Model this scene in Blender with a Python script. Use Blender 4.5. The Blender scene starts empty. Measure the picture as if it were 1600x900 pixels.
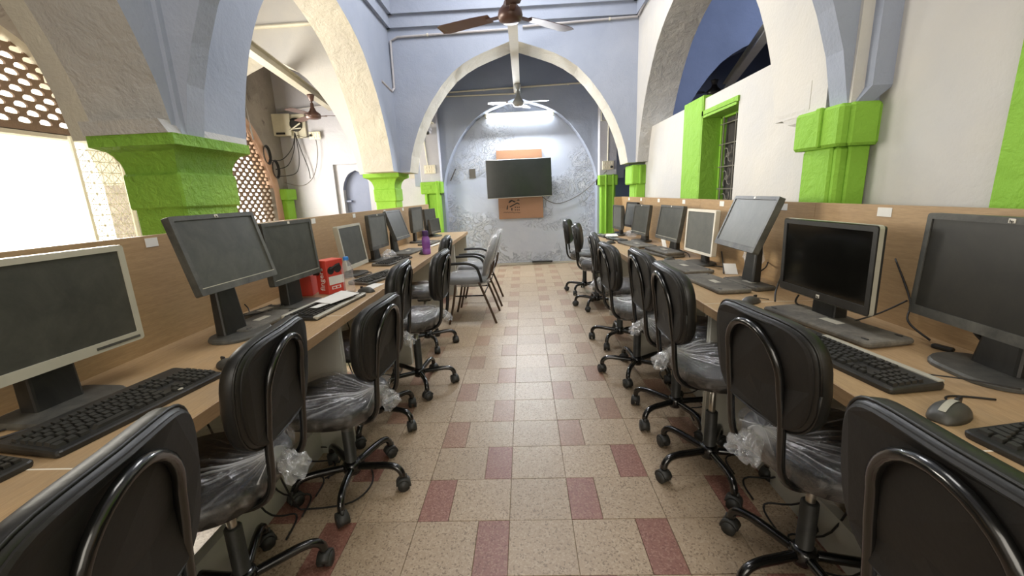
import bpy, math, random
from mathutils import Vector, Matrix, noise
PI = math.pi
SC = bpy.context.scene
COL = SC.collection
R_ = random.Random(7)

# ------------------------------------------------------------ camera, world, lights, exposure
def rot_basis(p, y, r):
    cp, sp, cy, sy, cr, sr = math.cos(p), math.sin(p), math.cos(y), math.sin(y), math.cos(r), math.sin(r)
    f = Vector((sy*cp, cy*cp, -sp)); rt = Vector((cy, -sy, 0)); u = rt.cross(f)
    return cr*rt+sr*u, -sr*rt+cr*u, f
cam = bpy.data.cameras.new('camera'); camo = bpy.data.objects.new('camera', cam); COL.objects.link(camo)
_r, _u, _f = rot_basis(.2226, -.0361, -.0421)
camo.matrix_world = Matrix(((_r.x, _u.x, -_f.x, 0), (_r.y, _u.y, -_f.y, 0), (_r.z, _u.z, -_f.z, 1.3024), (0, 0, 0, 1)))
cam.sensor_width = 36; cam.lens = 648.5/1600*36; cam.clip_start = .02; cam.clip_end = 200
SC.camera = camo
w = bpy.data.worlds.new('world'); SC.world = w; w.use_nodes = True
bg = w.node_tree.nodes['Background']; bg.inputs[0].default_value = (1.0, .96, .88, 1); bg.inputs[1].default_value = 5.0
SC.view_settings.view_transform = 'Standard'; SC.view_settings.look = 'None'
SC.view_settings.gamma = 1; SC.view_settings.use_curve_mapping = False
SC.view_settings.exposure = 0.08
def area(name, loc, rot, sx, sy, power, col=(1, 1, 1)):
    l = bpy.data.lights.new(name, 'AREA'); l.shape = 'RECTANGLE'; l.size = sx; l.size_y = sy; l.energy = power; l.color = col
    o = bpy.data.objects.new(name, l); COL.objects.link(o); o.location = loc; o.rotation_euler = rot
    return o
# fill added behind the viewer, and daylight entering through the window wall on the left
area('fill_behind_viewer', (-.1, -2.7, 2.0), (math.radians(80), 0, 0), 2.4, 2.4, 78, (1, .93, .82))  # no door here: unseen area lamp standing for court light
area('daylight_window_near', (-4.12, 3.3, 1.75), (0, -PI/2, 0), 1.6, 2.2, 230, (1, .95, .85))
area('daylight_window_far', (-4.12, 6.6, 1.75), (0, -PI/2, 0), 1.4, 1.0, 70, (1, .95, .85))
area('ceiling_fill_near', (-.1, 1.0, 4.3), (0, 0, 0), 1.2, 1.2, 36, (1, .97, .92))  # added overhead fill without a fixture, out of view
area('ceiling_fill_mid', (-.1, 4.3, 4.3), (0, 0, 0), 1.4, 1.4, 92, (.98, .98, 1))  # second added overhead fill, brightens the middle of the nave
area('right_aisle_fill', (3.2, 3.6, 4.3), (0, 0, 0), 1.0, 1.0, 110, (.9, .95, 1))  # unseen fill added to lift the dark right aisle

sn = bpy.data.lights.new('sun', 'SUN'); sn.energy = 9; sn.angle = .02; sn.color = (1, .95, .85)
so_ = bpy.data.objects.new('sun', sn); COL.objects.link(so_); so_.rotation_euler = (0, math.radians(40), math.radians(8))
# ------------------------------------------------------------ materials
def srgb(c):
    return tuple(((v/255+.055)/1.055)**2.4 if v/255 > .04045 else v/255/12.92 for v in c)+(1,)
class NT:
    def __init__(s, name):
        s.m = bpy.data.materials.new(name); s.m.use_nodes = True; s.t = s.m.node_tree; s.n = s.t.nodes; s.p = s.n['Principled BSDF']
        s.tc = None
    def new(s, ty, **k):
        n = s.n.new(ty)
        for a, v in k.items(): setattr(n, a, v)
        return n
    def lk(s, a, b): s.t.links.new(a, b)
    def co(s, scale=(1, 1, 1), world=False):
        if world:
            g = s.new('ShaderNodeNewGeometry'); src = g.outputs['Position']
        else:
            g = s.new('ShaderNodeTexCoord'); src = g.outputs['Object']
        mp = s.new('ShaderNodeMapping'); mp.inputs['Scale'].default_value = scale; s.lk(src, mp.inputs[0]); return mp.outputs[0]
    def noise(s, scale, detail=4, rough=.55, co=None, dist=0):
        n = s.new('ShaderNodeTexNoise'); n.inputs['Scale'].default_value = scale; n.inputs['Detail'].default_value = detail
        n.inputs['Roughness'].default_value = rough; n.inputs['Distortion'].default_value = dist
        s.lk(co if co is not None else s.co(), n.inputs['Vector']); return n.outputs['Fac']
    def ramp(s, fac, stops):
        r = s.new('ShaderNodeValToRGB'); e = r.color_ramp.elements
        while len(e) < len(stops): e.new(.5)
        for i, (p, c) in enumerate(stops): e[i].position = p; e[i].color = c if len(c) == 4 else c+(1,)
        s.lk(fac, r.inputs[0]); return r.outputs[0]
    def mix(s, fac, a, b, mode='MIX'):
        m = s.new('ShaderNodeMix'); m.data_type = 'RGBA'; m.blend_type = mode
        for i, v in ((0, fac), (6, a), (7, b)):
            if hasattr(v, 'is_linked') or hasattr(v, 'links'): s.lk(v, m.inputs[i])
            else: m.inputs[i].default_value = v
        return m.outputs[2]
    def base(s, v):
        if isinstance(v, tuple): s.p.inputs['Base Color'].default_value = v
        else: s.lk(v, s.p.inputs['Base Color'])
    def bump(s, h, strength=.3, dist=.01):
        b = s.new('ShaderNodeBump'); b.inputs['Strength'].default_value = strength; b.inputs['Distance'].default_value = dist
        s.lk(h, b.inputs['Height']); s.lk(b.outputs[0], s.p.inputs['Normal'])
    def set(s, **k):
        for a, v in k.items(): s.p.inputs[a.replace('_', ' ')].default_value = v
        return s
BW = lambda v: (v, v, v, 1)
def plaster(name, c, c2=None, bumpk=.5, scale=3, flakes=0.0, stain=None):
    t = NT(name); c = srgb(c); c2 = srgb(c2) if c2 else tuple(v*.88 for v in c[:3])+(1,)
    co = t.co(world=True)
    f = t.noise(1.3, 5, .6, co); col = t.mix(t.ramp(f, [(.35, BW(0)), (.7, BW(1))]), c, c2)
    if stain:
        f2 = t.noise(2.2, 6, .7, co, .6); col = t.mix(t.ramp(f2, [(.60, BW(0)), (.66, BW(1))]), col, srgb(stain))
    t.base(col); t.set(Roughness=.75)
    h = t.noise(scale, 6, .6, co, .4); fine = t.noise(60, 2, .5, co)
    hh = t.mix(.12, h, fine)
    if flakes:
        g = t.noise(5, 8, .75, co, 1.5); gg = t.ramp(g, [(.47, BW(0)), (.50, BW(.8)), (.53, BW(.1)), (.60, BW(.9)), (.62, BW(.2))])
        hh = t.mix(flakes, hh, gg)
    t.bump(hh, bumpk, .03); return t.m
def simple(name, c, rough=.5, metal=0, nb=0, ns=40, spec=.5, coat=0):
    t = NT(name); c = srgb(c)
    f = t.noise(8, 4, .6); t.base(t.mix(f, tuple(v*.85 for v in c[:3])+(1,), tuple(min(1, v*1.15) for v in c[:3])+(1,)))
    t.set(Roughness=rough, Metallic=metal, Coat_Weight=coat)
    t.p.inputs['Specular IOR Level'].default_value = spec
    if nb: t.bump(t.noise(ns, 4, .6), nb, .004)
    return t.m
def dusty(name, c, dust=(120, 116, 106), amt=.5, rough=.55, nb=.15):
    t = NT(name); f = t.noise(7, 6, .7, None, .6); f2 = t.noise(90, 2, .5)
    k = t.ramp(f, [(.35, BW(0)), (.75, BW(amt))]); a = t.mix(k, srgb(c), srgb(dust))
    t.base(t.mix(.25*amt, a, f2, 'OVERLAY')); t.set(Roughness=rough)
    t.bump(f2, nb, .002); return t.m
M = {}
M['blue'] = plaster('lavender_blue_plaster', (147, 155, 171), (159, 165, 179), .45, 3)
def flaky():
    t = NT('flaking_pale_blue_plaster'); co = t.co(world=True)
    f = t.noise(1.1, 5, .6, co); col = t.mix(t.ramp(f, [(.35, BW(0)), (.7, BW(1))]), srgb((194, 198, 208)), srgb((180, 187, 203)))
    reg = t.ramp(t.noise(.9, 3, .5, co, .3), [(.47, BW(0)), (.60, BW(1))])
    g = t.noise(3.6, 9, .72, co, 1.6)
    line = t.ramp(g, [(.455, BW(0)), (.472, BW(1)), (.485, BW(0)), (.54, BW(0)), (.555, BW(.8)), (.57, BW(0))])
    plate = t.ramp(g, [(.47, BW(0)), (.48, BW(1)), (.55, BW(.9)), (.56, BW(.1))])
    def mul(a, b):
        m = t.new('ShaderNodeMath'); m.operation = 'MULTIPLY'; t.lk(a, m.inputs[0])
        if isinstance(b, float): m.inputs[1].default_value = b
        else: t.lk(b, m.inputs[1])
        return m.outputs[0]
    p = mul(plate, reg)
    col = t.mix(p, col, srgb((206, 208, 214))); col = t.mix(mul(mul(line, reg), .55), col, srgb((116, 118, 124)))
    t.base(col); t.set(Roughness=.75); t.bump(t.mix(.7, t.noise(3, 6, .6, co, .4), p), 1.0, .035); return t.m
M['blue_flaky'] = flaky()
M['cream'] = plaster('cream_white_plaster', (196, 190, 174), (184, 179, 168), .7, 6)
M['white'] = plaster('off_white_plaster', (200, 196, 188), (188, 187, 186), .35, 3)
M['pale'] = plaster('pale_lavender_white_plaster', (196, 194, 198), (180, 180, 190), .6, 4)
M['grey'] = plaster('rough_grey_plaster', (186, 183, 178), (168, 167, 166), 1.0, 9)
M['stained'] = plaster('damp_stained_plaster', (168, 158, 148), (130, 124, 118), .6, 4, .2, (120, 110, 105))
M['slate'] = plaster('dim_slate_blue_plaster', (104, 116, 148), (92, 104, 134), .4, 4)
M['green'] = plaster('lime_green_paint', (136, 186, 58), (126, 176, 50), .6, 10)
M['greenrough'] = plaster('rough_lime_green_paint', (138, 182, 64), (114, 162, 50), 1.0, 24)
M['salmon'] = plaster('salmon_worn_plaster', (196, 160, 140), (178, 150, 132), .8, 8)
M['terracotta'] = plaster('terracotta_lattice', (128, 106, 88), (112, 92, 76), .6, 12)
M['niche_blue'] = plaster('slate_blue_niche_plaster', (140, 148, 172), (128, 136, 160), .4, 3)
M['ceil'] = plaster('ceiling_plaster', (170, 174, 192), (160, 162, 180), .4, 3)
def terrazzo(name, c, chips, dark, amt=.5):
    t = NT(name); co = t.co(world=True)
    v = t.new('ShaderNodeTexVoronoi'); v.inputs['Scale'].default_value = 170; t.lk(co, v.inputs['Vector'])
    f = t.noise(260, 3, .7, co); big = t.noise(2.2, 4, .6, co)
    sep = t.new('ShaderNodeSeparateColor'); t.lk(v.outputs['Color'], sep.inputs[0])
    a = t.mix(t.ramp(sep.outputs[0], [(.70, BW(0)), (.74, BW(amt))]), srgb(c), srgb(chips))
    a = t.mix(t.ramp(sep.outputs[1], [(.84, BW(0)), (.88, BW(.75))]), a, srgb(dark))
    a = t.mix(t.ramp(f, [(.3, BW(.35)), (.6, BW(0))]), a, srgb(dark))
    a = t.mix(t.ramp(big, [(.35, BW(0)), (.75, BW(.35))]), a, tuple(x*.7 for x in srgb(c)[:3])+(1,))
    oi = t.new('ShaderNodeObjectInfo')
    a = t.mix(.12, a, t.ramp(oi.outputs['Random'], [(0, BW(.25)), (1, BW(.75))]), 'OVERLAY')
    t.base(a); t.set(Roughness=.42); t.bump(f, .12, .002); return t.m
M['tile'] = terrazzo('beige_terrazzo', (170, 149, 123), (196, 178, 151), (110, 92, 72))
M['redglare'] = terrazzo('dusty_glare_red_terrazzo', (148, 114, 92), (180, 152, 128), (114, 86, 68), .5)  # middle rows: floor glare and dust put into the red
M['redglarefar'] = terrazzo('far_glare_red_terrazzo', (152, 124, 100), (182, 158, 132), (118, 94, 74), .5)  # far rows: paler still, more glare and dust painted in
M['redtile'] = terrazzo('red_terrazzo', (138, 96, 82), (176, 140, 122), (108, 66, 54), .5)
M['grout'] = plaster('grout', (158, 139, 113), (140, 123, 98), .3, 20)
def wood(name, c, c2, sc=(3, 1.2, 3), world=True, dustback=False, rough=.45):
    t = NT(name); co = t.co(sc, world=world)
    f = t.noise(6, 6, .6, t.co((14, .8, 14), world=world), .4); g = t.noise(30, 3, .6, t.co((8, .8, 8), world=world), .2)
    a = t.mix(t.ramp(f, [(.3, BW(0)), (.72, BW(1))]), srgb(c), srgb(c2)); a = t.mix(t.ramp(g, [(.4, BW(.25)), (.6, BW(0))]), a, tuple(v*.6 for v in srgb(c2)[:3])+(1,))
    if dustback:
        d = t.noise(3, 5, .65, t.co(world=True)); a = t.mix(t.ramp(d, [(.48, BW(0)), (.72, BW(.42))]), a, srgb((140, 128, 108)))
    t.base(a); t.set(Roughness=rough); t.bump(g, .05, .002); return t.m
M['desk'] = wood('light_oak_laminate', (186, 156, 116), (168, 138, 100), dustback=True)
M['deskedge'] = wood('oak_laminate_edge', (168, 138, 100), (152, 122, 86))
M['part'] = wood('oak_laminate_partition', (180, 150, 110), (162, 132, 94))
M['panelgrey'] = simple('pale_grey_laminate', (186, 184, 172), .5)
M['trimwhite'] = simple('white_edge_strip', (225, 215, 195), .5)
M['board'] = wood('brown_plywood', (168, 126, 96), (154, 114, 86))
M['black'] = dusty('black_leatherette', (19, 19, 18), (80, 78, 72), .16, .42, .2)
M['blackback'] = dusty('black_back_board', (20, 18, 16), (60, 54, 46), .2, .6, .2)
M['tube'] = simple('black_enamel_tube', (16, 16, 15), .22, 0, spec=.6, coat=.4)
M['chrome'] = simple('worn_chrome', (170, 165, 155), .3, .9)
M['castor'] = dusty('castor_plastic', (42, 43, 41), (100, 98, 92), .35, .5)
M['mon'] = dusty('charcoal_monitor_plastic', (52, 52, 49), (120, 118, 108), .5, .5)
M['monblk'] = dusty('black_monitor_plastic', (26, 26, 25), (90, 88, 82), .25, .4)
M['monsil'] = simple('silver_monitor_plastic', (176, 172, 156), .4)
M['monwht'] = simple('white_monitor_plastic', (216, 210, 196), .45)
M['screen'] = dusty('matte_dusty_screen', (52, 53, 48), (106, 104, 94), .35, .42, .04)
M['screendark'] = dusty('dim_dusty_screen', (30, 29, 25), (66, 62, 52), .3, .38, .04)
M['screen2'] = dusty('grey_dusty_screen', (84, 86, 82), (124, 122, 114), .4, .5, .04)
M['screengloss'] = dusty('glossy_black_screen', (10, 10, 9), (60, 58, 50), .1, .12, .02)
M['key'] = dusty('black_key_plastic', (34, 34, 32), (110, 106, 96), .3, .4)
M['kbd'] = dusty('black_keyboard_plastic', (30, 30, 29), (104, 100, 90), .25, .4)
M['kbddust'] = dusty('dusty_keyboard_underside', (66, 64, 59), (134, 128, 114), .8, .75, .4)
M['cable'] = simple('black_cable', (30, 28, 26), .5)
M['greycable'] = simple('grey_cable', (96, 90, 82), .5)
M['pvc'] = simple('ivory_pvc', (206, 200, 180), .45)
M['pvcgrey'] = simple('greyish_pvc', (176, 172, 172), .5)
M['switch'] = simple('ivory_switch_plastic', (216, 208, 186), .4)
M['paper'] = simple('white_paper', (222, 220, 212), .8)
M['red'] = simple('red_carton', (196, 62, 48), .5)
M['redlight'] = simple('coral_carton_top', (216, 92, 76), .5)
M['bluecap'] = simple('blue_plastic_cap', (52, 128, 206), .4)
M['purplecap'] = simple('dark_purple_cap', (74, 44, 96), .4)
M['fanbrown'] = simple('brown_fan_enamel', (84, 60, 52), .35, .2)
M['fangrey'] = simple('grey_fan_enamel', (150, 150, 146), .4)
M['fandark'] = simple('dark_fan_enamel', (48, 46, 46), .4)
M['beam'] = simple('pale_painted_beam', (178, 172, 156), .6, 0, .2)
M['beamgrey'] = simple('grey_painted_beam', (176, 174, 168), .6, 0, .2)
M['legbrown'] = simple('brown_bronze_tube', (84, 68, 56), .3, .5)
M['ink'] = simple('black_ink', (34, 30, 28), .7)
M['tv'] = simple('tv_black_plastic', (24, 25, 25), .3)
M['tvscreen'] = dusty('tv_screen', (34, 38, 36), (60, 62, 58), .2, .16, .01)
M['grillewhite'] = simple('white_iron_grille', (226, 224, 206), .5)
M['grilledark'] = simple('dusty_iron_grille', (112, 108, 98), .5)
M['curtain'] = dusty('dark_grey_cloth', (56, 54, 52), (96, 92, 86), .4, .8, .3)
M['outside'] = simple('sunlit_facade', (236, 232, 220), .8)
M['outsidegrey'] = simple('facade_shutter', (196, 204, 196), .8)
def emit(name, c, s):
    t = NT(name); t.set(Emission_Strength=s); t.p.inputs['Emission Color'].default_value = c; t.base(c); return t.m
M['tubelight'] = emit('lit_fluorescent_tube', (.9, .96, 1, 1), 34)
def clear(name, tint=(1, 1, 1, 1), rough=.06, white=.0, spec=.012, bump=1.0, sc=26):
    """thin crinkled plastic: mostly see-through, sharp glints, milky only where the film is pleated"""
    t = NT(name); out = t.n['Material Output']
    tr = t.new('ShaderNodeBsdfTransparent'); tr.inputs[0].default_value = tint
    gl = t.new('ShaderNodeBsdfGlossy'); gl.inputs['Roughness'].default_value = rough
    df = t.new('ShaderNodeBsdfDiffuse'); df.inputs[0].default_value = tuple(min(1, v*.85) for v in tint[:3])+(1,)
    att = t.new('ShaderNodeAttribute'); att.attribute_name = 'milk'
    n1 = t.noise(sc, 5, .65, None, 2.2); b = t.new('ShaderNodeBump'); b.inputs['Strength'].default_value = bump; b.inputs['Distance'].default_value = .012
    t.lk(n1, b.inputs['Height']); t.lk(b.outputs[0], gl.inputs['Normal'])
    m1 = t.new('ShaderNodeMixShader'); m2 = t.new('ShaderNodeMixShader')
    lw = t.new('ShaderNodeLayerWeight'); lw.inputs[0].default_value = .25; t.lk(b.outputs[0], lw.inputs['Normal'])
    fa = t.new('ShaderNodeMath'); fa.operation = 'MULTIPLY_ADD'; fa.use_clamp = True; t.lk(lw.outputs['Fresnel'], fa.inputs[0]); fa.inputs[1].default_value = .27; fa.inputs[2].default_value = spec
    t.lk(fa.outputs[0], m1.inputs[0]); t.lk(tr.outputs[0], m1.inputs[1]); t.lk(gl.outputs[0], m1.inputs[2])
    ma = t.new('ShaderNodeMath'); ma.operation = 'ADD'; ma.use_clamp = True; ma.inputs[1].default_value = white
    t.lk(att.outputs['Fac'], ma.inputs[0])
    t.lk(ma.outputs[0], m2.inputs[0]); t.lk(m1.outputs[0], m2.inputs[1]); t.lk(df.outputs[0], m2.inputs[2])
    t.lk(m2.outputs[0], out.inputs[0]); return t.m
M['film'] = clear('clear_plastic_film')
M['filmgrey'] = clear('cloudy_plastic_film', white=.22)
M['bottle'] = clear('clear_bottle_plastic', white=.14, bump=.1)
M['purple'] = clear('purple_bottle_plastic', (.50, .22, .68, 1), .08, .5, .08, .1)

# ------------------------------------------------------------ mesh helpers
class MB:
    def __init__(s): s.v = []; s.f = []; s.mi = []; s.cur = 0; s.xf = None
    def add(s, vs, fs, mi=None):
        o = len(s.v)
        if s.xf is not None: vs = [s.xf @ Vector(p) for p in vs]
        s.v += [tuple(p) for p in vs]; s.f += [tuple(i+o for i in f) for f in fs]; s.mi += [s.cur if mi is None else mi]*len(fs); return s
    def box(s, x0, x1, y0, y1, z0, z1, bev=0, mi=None):
        if bev:
            b = bev
            def ring(z, k): return [(x0+k, y0+b, z), (x0+b, y0+k, z), (x1-b, y0+k, z), (x1-k, y0+b, z), (x1-k, y1-b, z), (x1-b, y1-k, z), (x0+b, y1-k, z), (x0+k, y1-b, z)]
            return s.loft([ring(z0, b*.8), ring(z0+b, 0), ring(z1-b, 0), ring(z1, b*.8)], mi=mi)
        return s.add([(x0, y0, z0), (x1, y0, z0), (x1, y1, z0), (x0, y1, z0), (x0, y0, z1), (x1, y0, z1), (x1, y1, z1), (x0, y1, z1)],
                     [(0, 3, 2, 1), (4, 5, 6, 7), (0, 1, 5, 4), (1, 2, 6, 5), (2, 3, 7, 6), (3, 0, 4, 7)], mi)
    def loft(s, rings, cap=True, mi=None, closed=True):
        n = len(rings[0]); vs = [p for r in rings for p in r]; fs = []
        for k in range(len(rings)-1):
            for i in range(n if closed else n-1):
                j = (i+1) % n; fs.append((k*n+i, k*n+j, (k+1)*n+j, (k+1)*n+i))
        if cap: fs.append(tuple(range(n-1, -1, -1))); fs.append(tuple((len(rings)-1)*n+i for i in range(n)))
        return s.add(vs, fs, mi)
    def lathe(s, prof, n=16, c=(0, 0, 0), mi=None):
        return s.loft([[(c[0]+r*math.cos(2*PI*i/n), c[1]+r*math.sin(2*PI*i/n), c[2]+z) for i in range(n)] for r, z in prof], mi=mi)
    def tube(s, pts, r, n=8, mi=None, cap=True):
        P = [Vector(p) for p in pts]; rs = r if isinstance(r, (list, tuple)) else [r]*len(P)
        rings = []; up = None
        for i, p in enumerate(P):
            d = (P[min(i+1, len(P)-1)]-P[max(i-1, 0)])
            if d.length < 1e-9: d = Vector((0, 0, 1))
            d.normalize()
            if up is None: up = Vector((0, 0, 1)) if abs(d.z) < .9 else Vector((1, 0, 0))
            a = d.cross(up).normalized(); b = a.cross(d).normalized(); up = b
            rings.append([p+(a*math.cos(2*PI*k/n)+b*math.sin(2*PI*k/n))*rs[i] for k in range(n)])
        return s.loft(rings, cap, mi)
    def prism(s, out, z0, z1, mi=None):
        return s.loft([[(x, y, z0) for x, y in out], [(x, y, z1) for x, y in out]], mi=mi)
    def mesh(s, name, mats, smooth=False):
        m = bpy.data.meshes.new(name); m.from_pydata(s.v, [], s.f)
        for k in (mats if isinstance(mats, (list, tuple)) else [mats]): m.materials.append(M[k] if isinstance(k, str) else k)
        for p, i in zip(m.polygons, s.mi): p.material_index = i; p.use_smooth = smooth
        m.validate(); m.update(); return m
def place(name, mesh, parent=None, loc=(0, 0, 0), rot=(0, 0, 0)):
    o = bpy.data.objects.new(name, mesh); COL.objects.link(o); o.location = loc; o.rotation_euler = rot
    if parent is not None: o.parent = parent
    return o
def build(mb, name, mats, parent=None, loc=(0, 0, 0), rot=(0, 0, 0), smooth=False):
    return place(name, mb.mesh(name, mats, smooth), parent, loc, rot)
def smooth_by_angle(o, a=.6):
    o.data.polygons.foreach_set('use_smooth', [True]*len(o.data.polygons))
    try: o.data.set_sharp_from_angle(angle=a)
    except Exception: pass
    return o
def tag(o, label=None, cat=None, group=None, kind=None):
    if label: o['label'] = label
    if cat: o['category'] = cat
    if group: o['group'] = group
    if kind: o['kind'] = kind
    return o
def thing(name, label, cat, loc=(0, 0, 0), rz=0, group=None):
    o = bpy.data.objects.new(name, None); o.empty_display_size = .05; COL.objects.link(o); o.location = loc; o.rotation_euler = (0, 0, rz)
    return tag(o, label, cat, group)
def struct(mb, name, mats, parent=None, smooth=False):
    o = build(mb, name, mats, parent, smooth=smooth)
    if parent is None: o['kind'] = 'structure'
    return o
def spline(pts, n=6):
    P = [Vector(p) for p in pts]; out = []
    for i in range(len(P)-1):
        a, b, c, d = P[max(i-1, 0)], P[i], P[i+1], P[min(i+2, len(P)-1)]
        for k in range(n):
            t = k/n; out.append(.5*((2*b)+(-a+c)*t+(2*a-5*b+4*c-d)*t*t+(-a+3*b-3*c+d)*t**3))
    out.append(P[-1]); return out
def cable(name, pts, r, mat, label, cat='cable', group=None, parent=None, n=6):
    o = build(MB().tube(spline(pts, 6), r, n), name, mat, parent, smooth=True)
    if parent is None: tag(o, label, cat, group)
    elif label: o['label'] = label
    return o
def rrect(w, h, r, n=4, cx=0, cy=0):
    out = []
    for qx, qy, a0 in ((1, 1, 0), (-1, 1, PI/2), (-1, -1, PI), (1, -1, 1.5*PI)):
        for k in range(n+1):
            a = a0+PI/2*k/n; out.append((cx+qx*(w/2-r)+r*math.cos(a), cy+qy*(h/2-r)+r*math.sin(a)))
    return out

# ------------------------------------------------------------ arches and shell
PT = [(0, 1), (.05, .982), (.12, .96), (.25, .92), (.35, .885), (.45, .838), (.55, .775), (.65, .682), (.75, .565), (.82, .465), (.88, .36), (.93, .25), (.97, .14), (1, 0)]
def prof(t):
    t = min(1, abs(t))
    for (a, b), (c, d) in zip(PT, PT[1:]):
        if t <= c: return b+(d-b)*(t-a)/(c-a)
    return 0
TS = sorted(set([-a for a, b in PT]+[a for a, b in PT]+[-.175, .175, .3, -.3, .4, -.4, .5, -.5, .6, -.6, .7, -.7, .95, -.95, .985, -.985, .905, -.905]))
def arch_wall(axis, s0, s1, d0, d1, c, half, rise, top, spring=1.64, mb=None, m=(0, 1, 2)):
    """wall slab along s (x if axis=='x' else y), thickness d0..d1, with an arched opening; m = materials of the d0 face, the d1 face and the soffit"""
    mb = mb or MB()
    def P(s, d, z): return (s, d, z) if axis == 'x' else (d, s, z)
    A = [(c+half*t, spring+rise*prof(t)) for t in TS]
    pts = ([(s0, spring)] if s0 < A[0][0]-1e-4 else [])+A+([(s1, spring)] if s1 > A[-1][0]+1e-4 else [])
    for (a, za), (b, zb) in zip(pts, pts[1:]):
        mb.add([P(a, d0, za), P(b, d0, zb), P(b, d0, top), P(a, d0, top)], [(0, 1, 2, 3)], m[0])
        mb.add([P(a, d1, za), P(b, d1, zb), P(b, d1, top), P(a, d1, top)], [(3, 2, 1, 0)], m[1])
        mb.add([P(a, d0, za), P(a, d1, za), P(b, d1, zb), P(b, d0, zb)], [(0, 1, 2, 3)], m[2])
    for s in (s0, s1): mb.add([P(s, d0, spring), P(s, d1, spring), P(s, d1, top), P(s, d0, top)], [(0, 1, 2, 3)], m[2])
    return mb
TOP = 4.6
# floor slab and terrazzo tiles
U = .127
fl = struct(MB().box(-4.6, 4.6, -3.2, 7.95, -.12, -.006), 'floor', 'grout')
def tile_mesh(w_, mat):
    g = .0008; b = .0010; mb = MB(); W = w_-g; D = 2*U-g
    mb.loft([[(g, g, -.006), (W, g, -.006), (W, D, -.006), (g, D, -.006)], [(g, g, -b), (W, g, -b), (W, D, -b), (g, D, -b)], [(g+b, g+b, 0), (W-b, g+b, 0), (W-b, D-b, 0), (g+b, D-b, 0)]])
    return mb.mesh('tile', mat)
tA = tile_mesh(2*U, 'tile'); tR = [tile_mesh(U, k) for k in ('redtile', 'redglare', 'redglarefar')]
rest = MB(); far = MB()
for row in range(-18, 25):
    y = 1.446+2*U*row; off = -2 if row % 2 == 0 else 0
    for k in range(-9, 9):
        for (a, w_) in ((off+5*k, 1), (off+5*k+1, 2), (off+5*k+3, 2)):
            x = (a-1.7994)*U; dz = R_.uniform(-.0006, .0006)
            if x > 4.5 or x+w_*U < -4.5 or y > 7.7: continue
            if -1.12 < x+w_*U/2 < 1.12 and -2 <= row <= 13:
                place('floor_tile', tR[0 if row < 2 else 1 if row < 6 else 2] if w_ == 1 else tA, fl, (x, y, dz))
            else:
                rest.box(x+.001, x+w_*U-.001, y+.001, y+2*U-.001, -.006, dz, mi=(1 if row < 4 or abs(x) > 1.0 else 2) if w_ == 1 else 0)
tag(struct(rest, 'floor_tiles', ['tile', 'redtile', 'redglarefar'], fl), kind='stuff')
# back wall (recessed arched panel) with the flaking plaster
mb = MB(); mb.box(-1.5, 1.45, 7.75, 7.95, 0, 3.2, mi=0)
struct(mb, 'wall_back_panel', ['blue_flaky'])
mb = arch_wall('x', -1.9, 1.75, 7.5, 7.76, -.05, 1.345, 1.38, TOP, 1.5, m=(0, 0, 1))
mb.box(-1.46, -1.395, 7.5, 7.76, 0, 1.5, mi=1); mb.box(1.295, 1.42, 7.5, 7.76, 0, 1.5, mi=1)
struct(mb, 'wall_back', ['blue', 'blue'])
struct(MB().box(-1.39, 1.29, 7.73, 7.75, 0, .035), 'baseboard_back', 'cream')
# side aisle end walls
mb = MB(); mb.box(-4.6, -3.42, 7.7, 7.9, 0, TOP); mb.box(-2.8, -1.7, 7.7, 7.9, 0, TOP); mb.box(-3.42, -2.8, 7.7, 7.9, 1.95, TOP); mb.box(-3.42, -2.8, 7.7, 7.9, 0, .9)
mb.box(-3.42, -2.8, 7.88, 7.9, .9, 1.95)
struct(mb, 'wall_back_left_aisle', ['pale'])
mb = arch_wall('x', -3.42, -2.80, 7.76, 7.88, -3.05, .26, .34, 1.95, 1.5); mb.box(-3.42, -3.31, 7.76, 7.88, .9, 1.5); mb.box(-2.79, -2.8, 7.76, 7.88, .9, 1.5)
mb.box(-3.31, -2.8, 7.875, 7.882, .9, 1.86, mi=2); mb.box(-3.34, -3.2, 7.8, 7.88, 1.28, 1.31, mi=2)
struct(mb, 'trim_niche_left', ['pale', 'pale', 'niche_blue'])
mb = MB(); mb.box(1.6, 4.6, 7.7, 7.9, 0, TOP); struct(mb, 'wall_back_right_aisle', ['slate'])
# transverse arch F across the nave, the left aisle and the right aisle
FY0, FY1 = 5.7, 6.14; LX0, LX1 = -2.0, -1.62; RX0, RX1 = 1.48, 1.85
struct(arch_wall('x', LX0, RX1, FY0, FY1, -.06, 1.44, 1.53, TOP, m=(0, 1, 2)), 'wall_arch_far_nave', ['blue', 'blue', 'cream'])
struct(arch_wall('x', -4.6, LX0, FY0, FY1, -3.38, 1.20, 1.56, TOP, m=(0, 1, 2)), 'wall_arch_far_left_aisle', ['white', 'stained', 'cream'])
struct(arch_wall('x', RX1, 4.6, FY0, FY1, 3.22, 1.31, 1.47, TOP, m=(0, 0, 0)), 'wall_arch_far_right_aisle', ['slate'])
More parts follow.
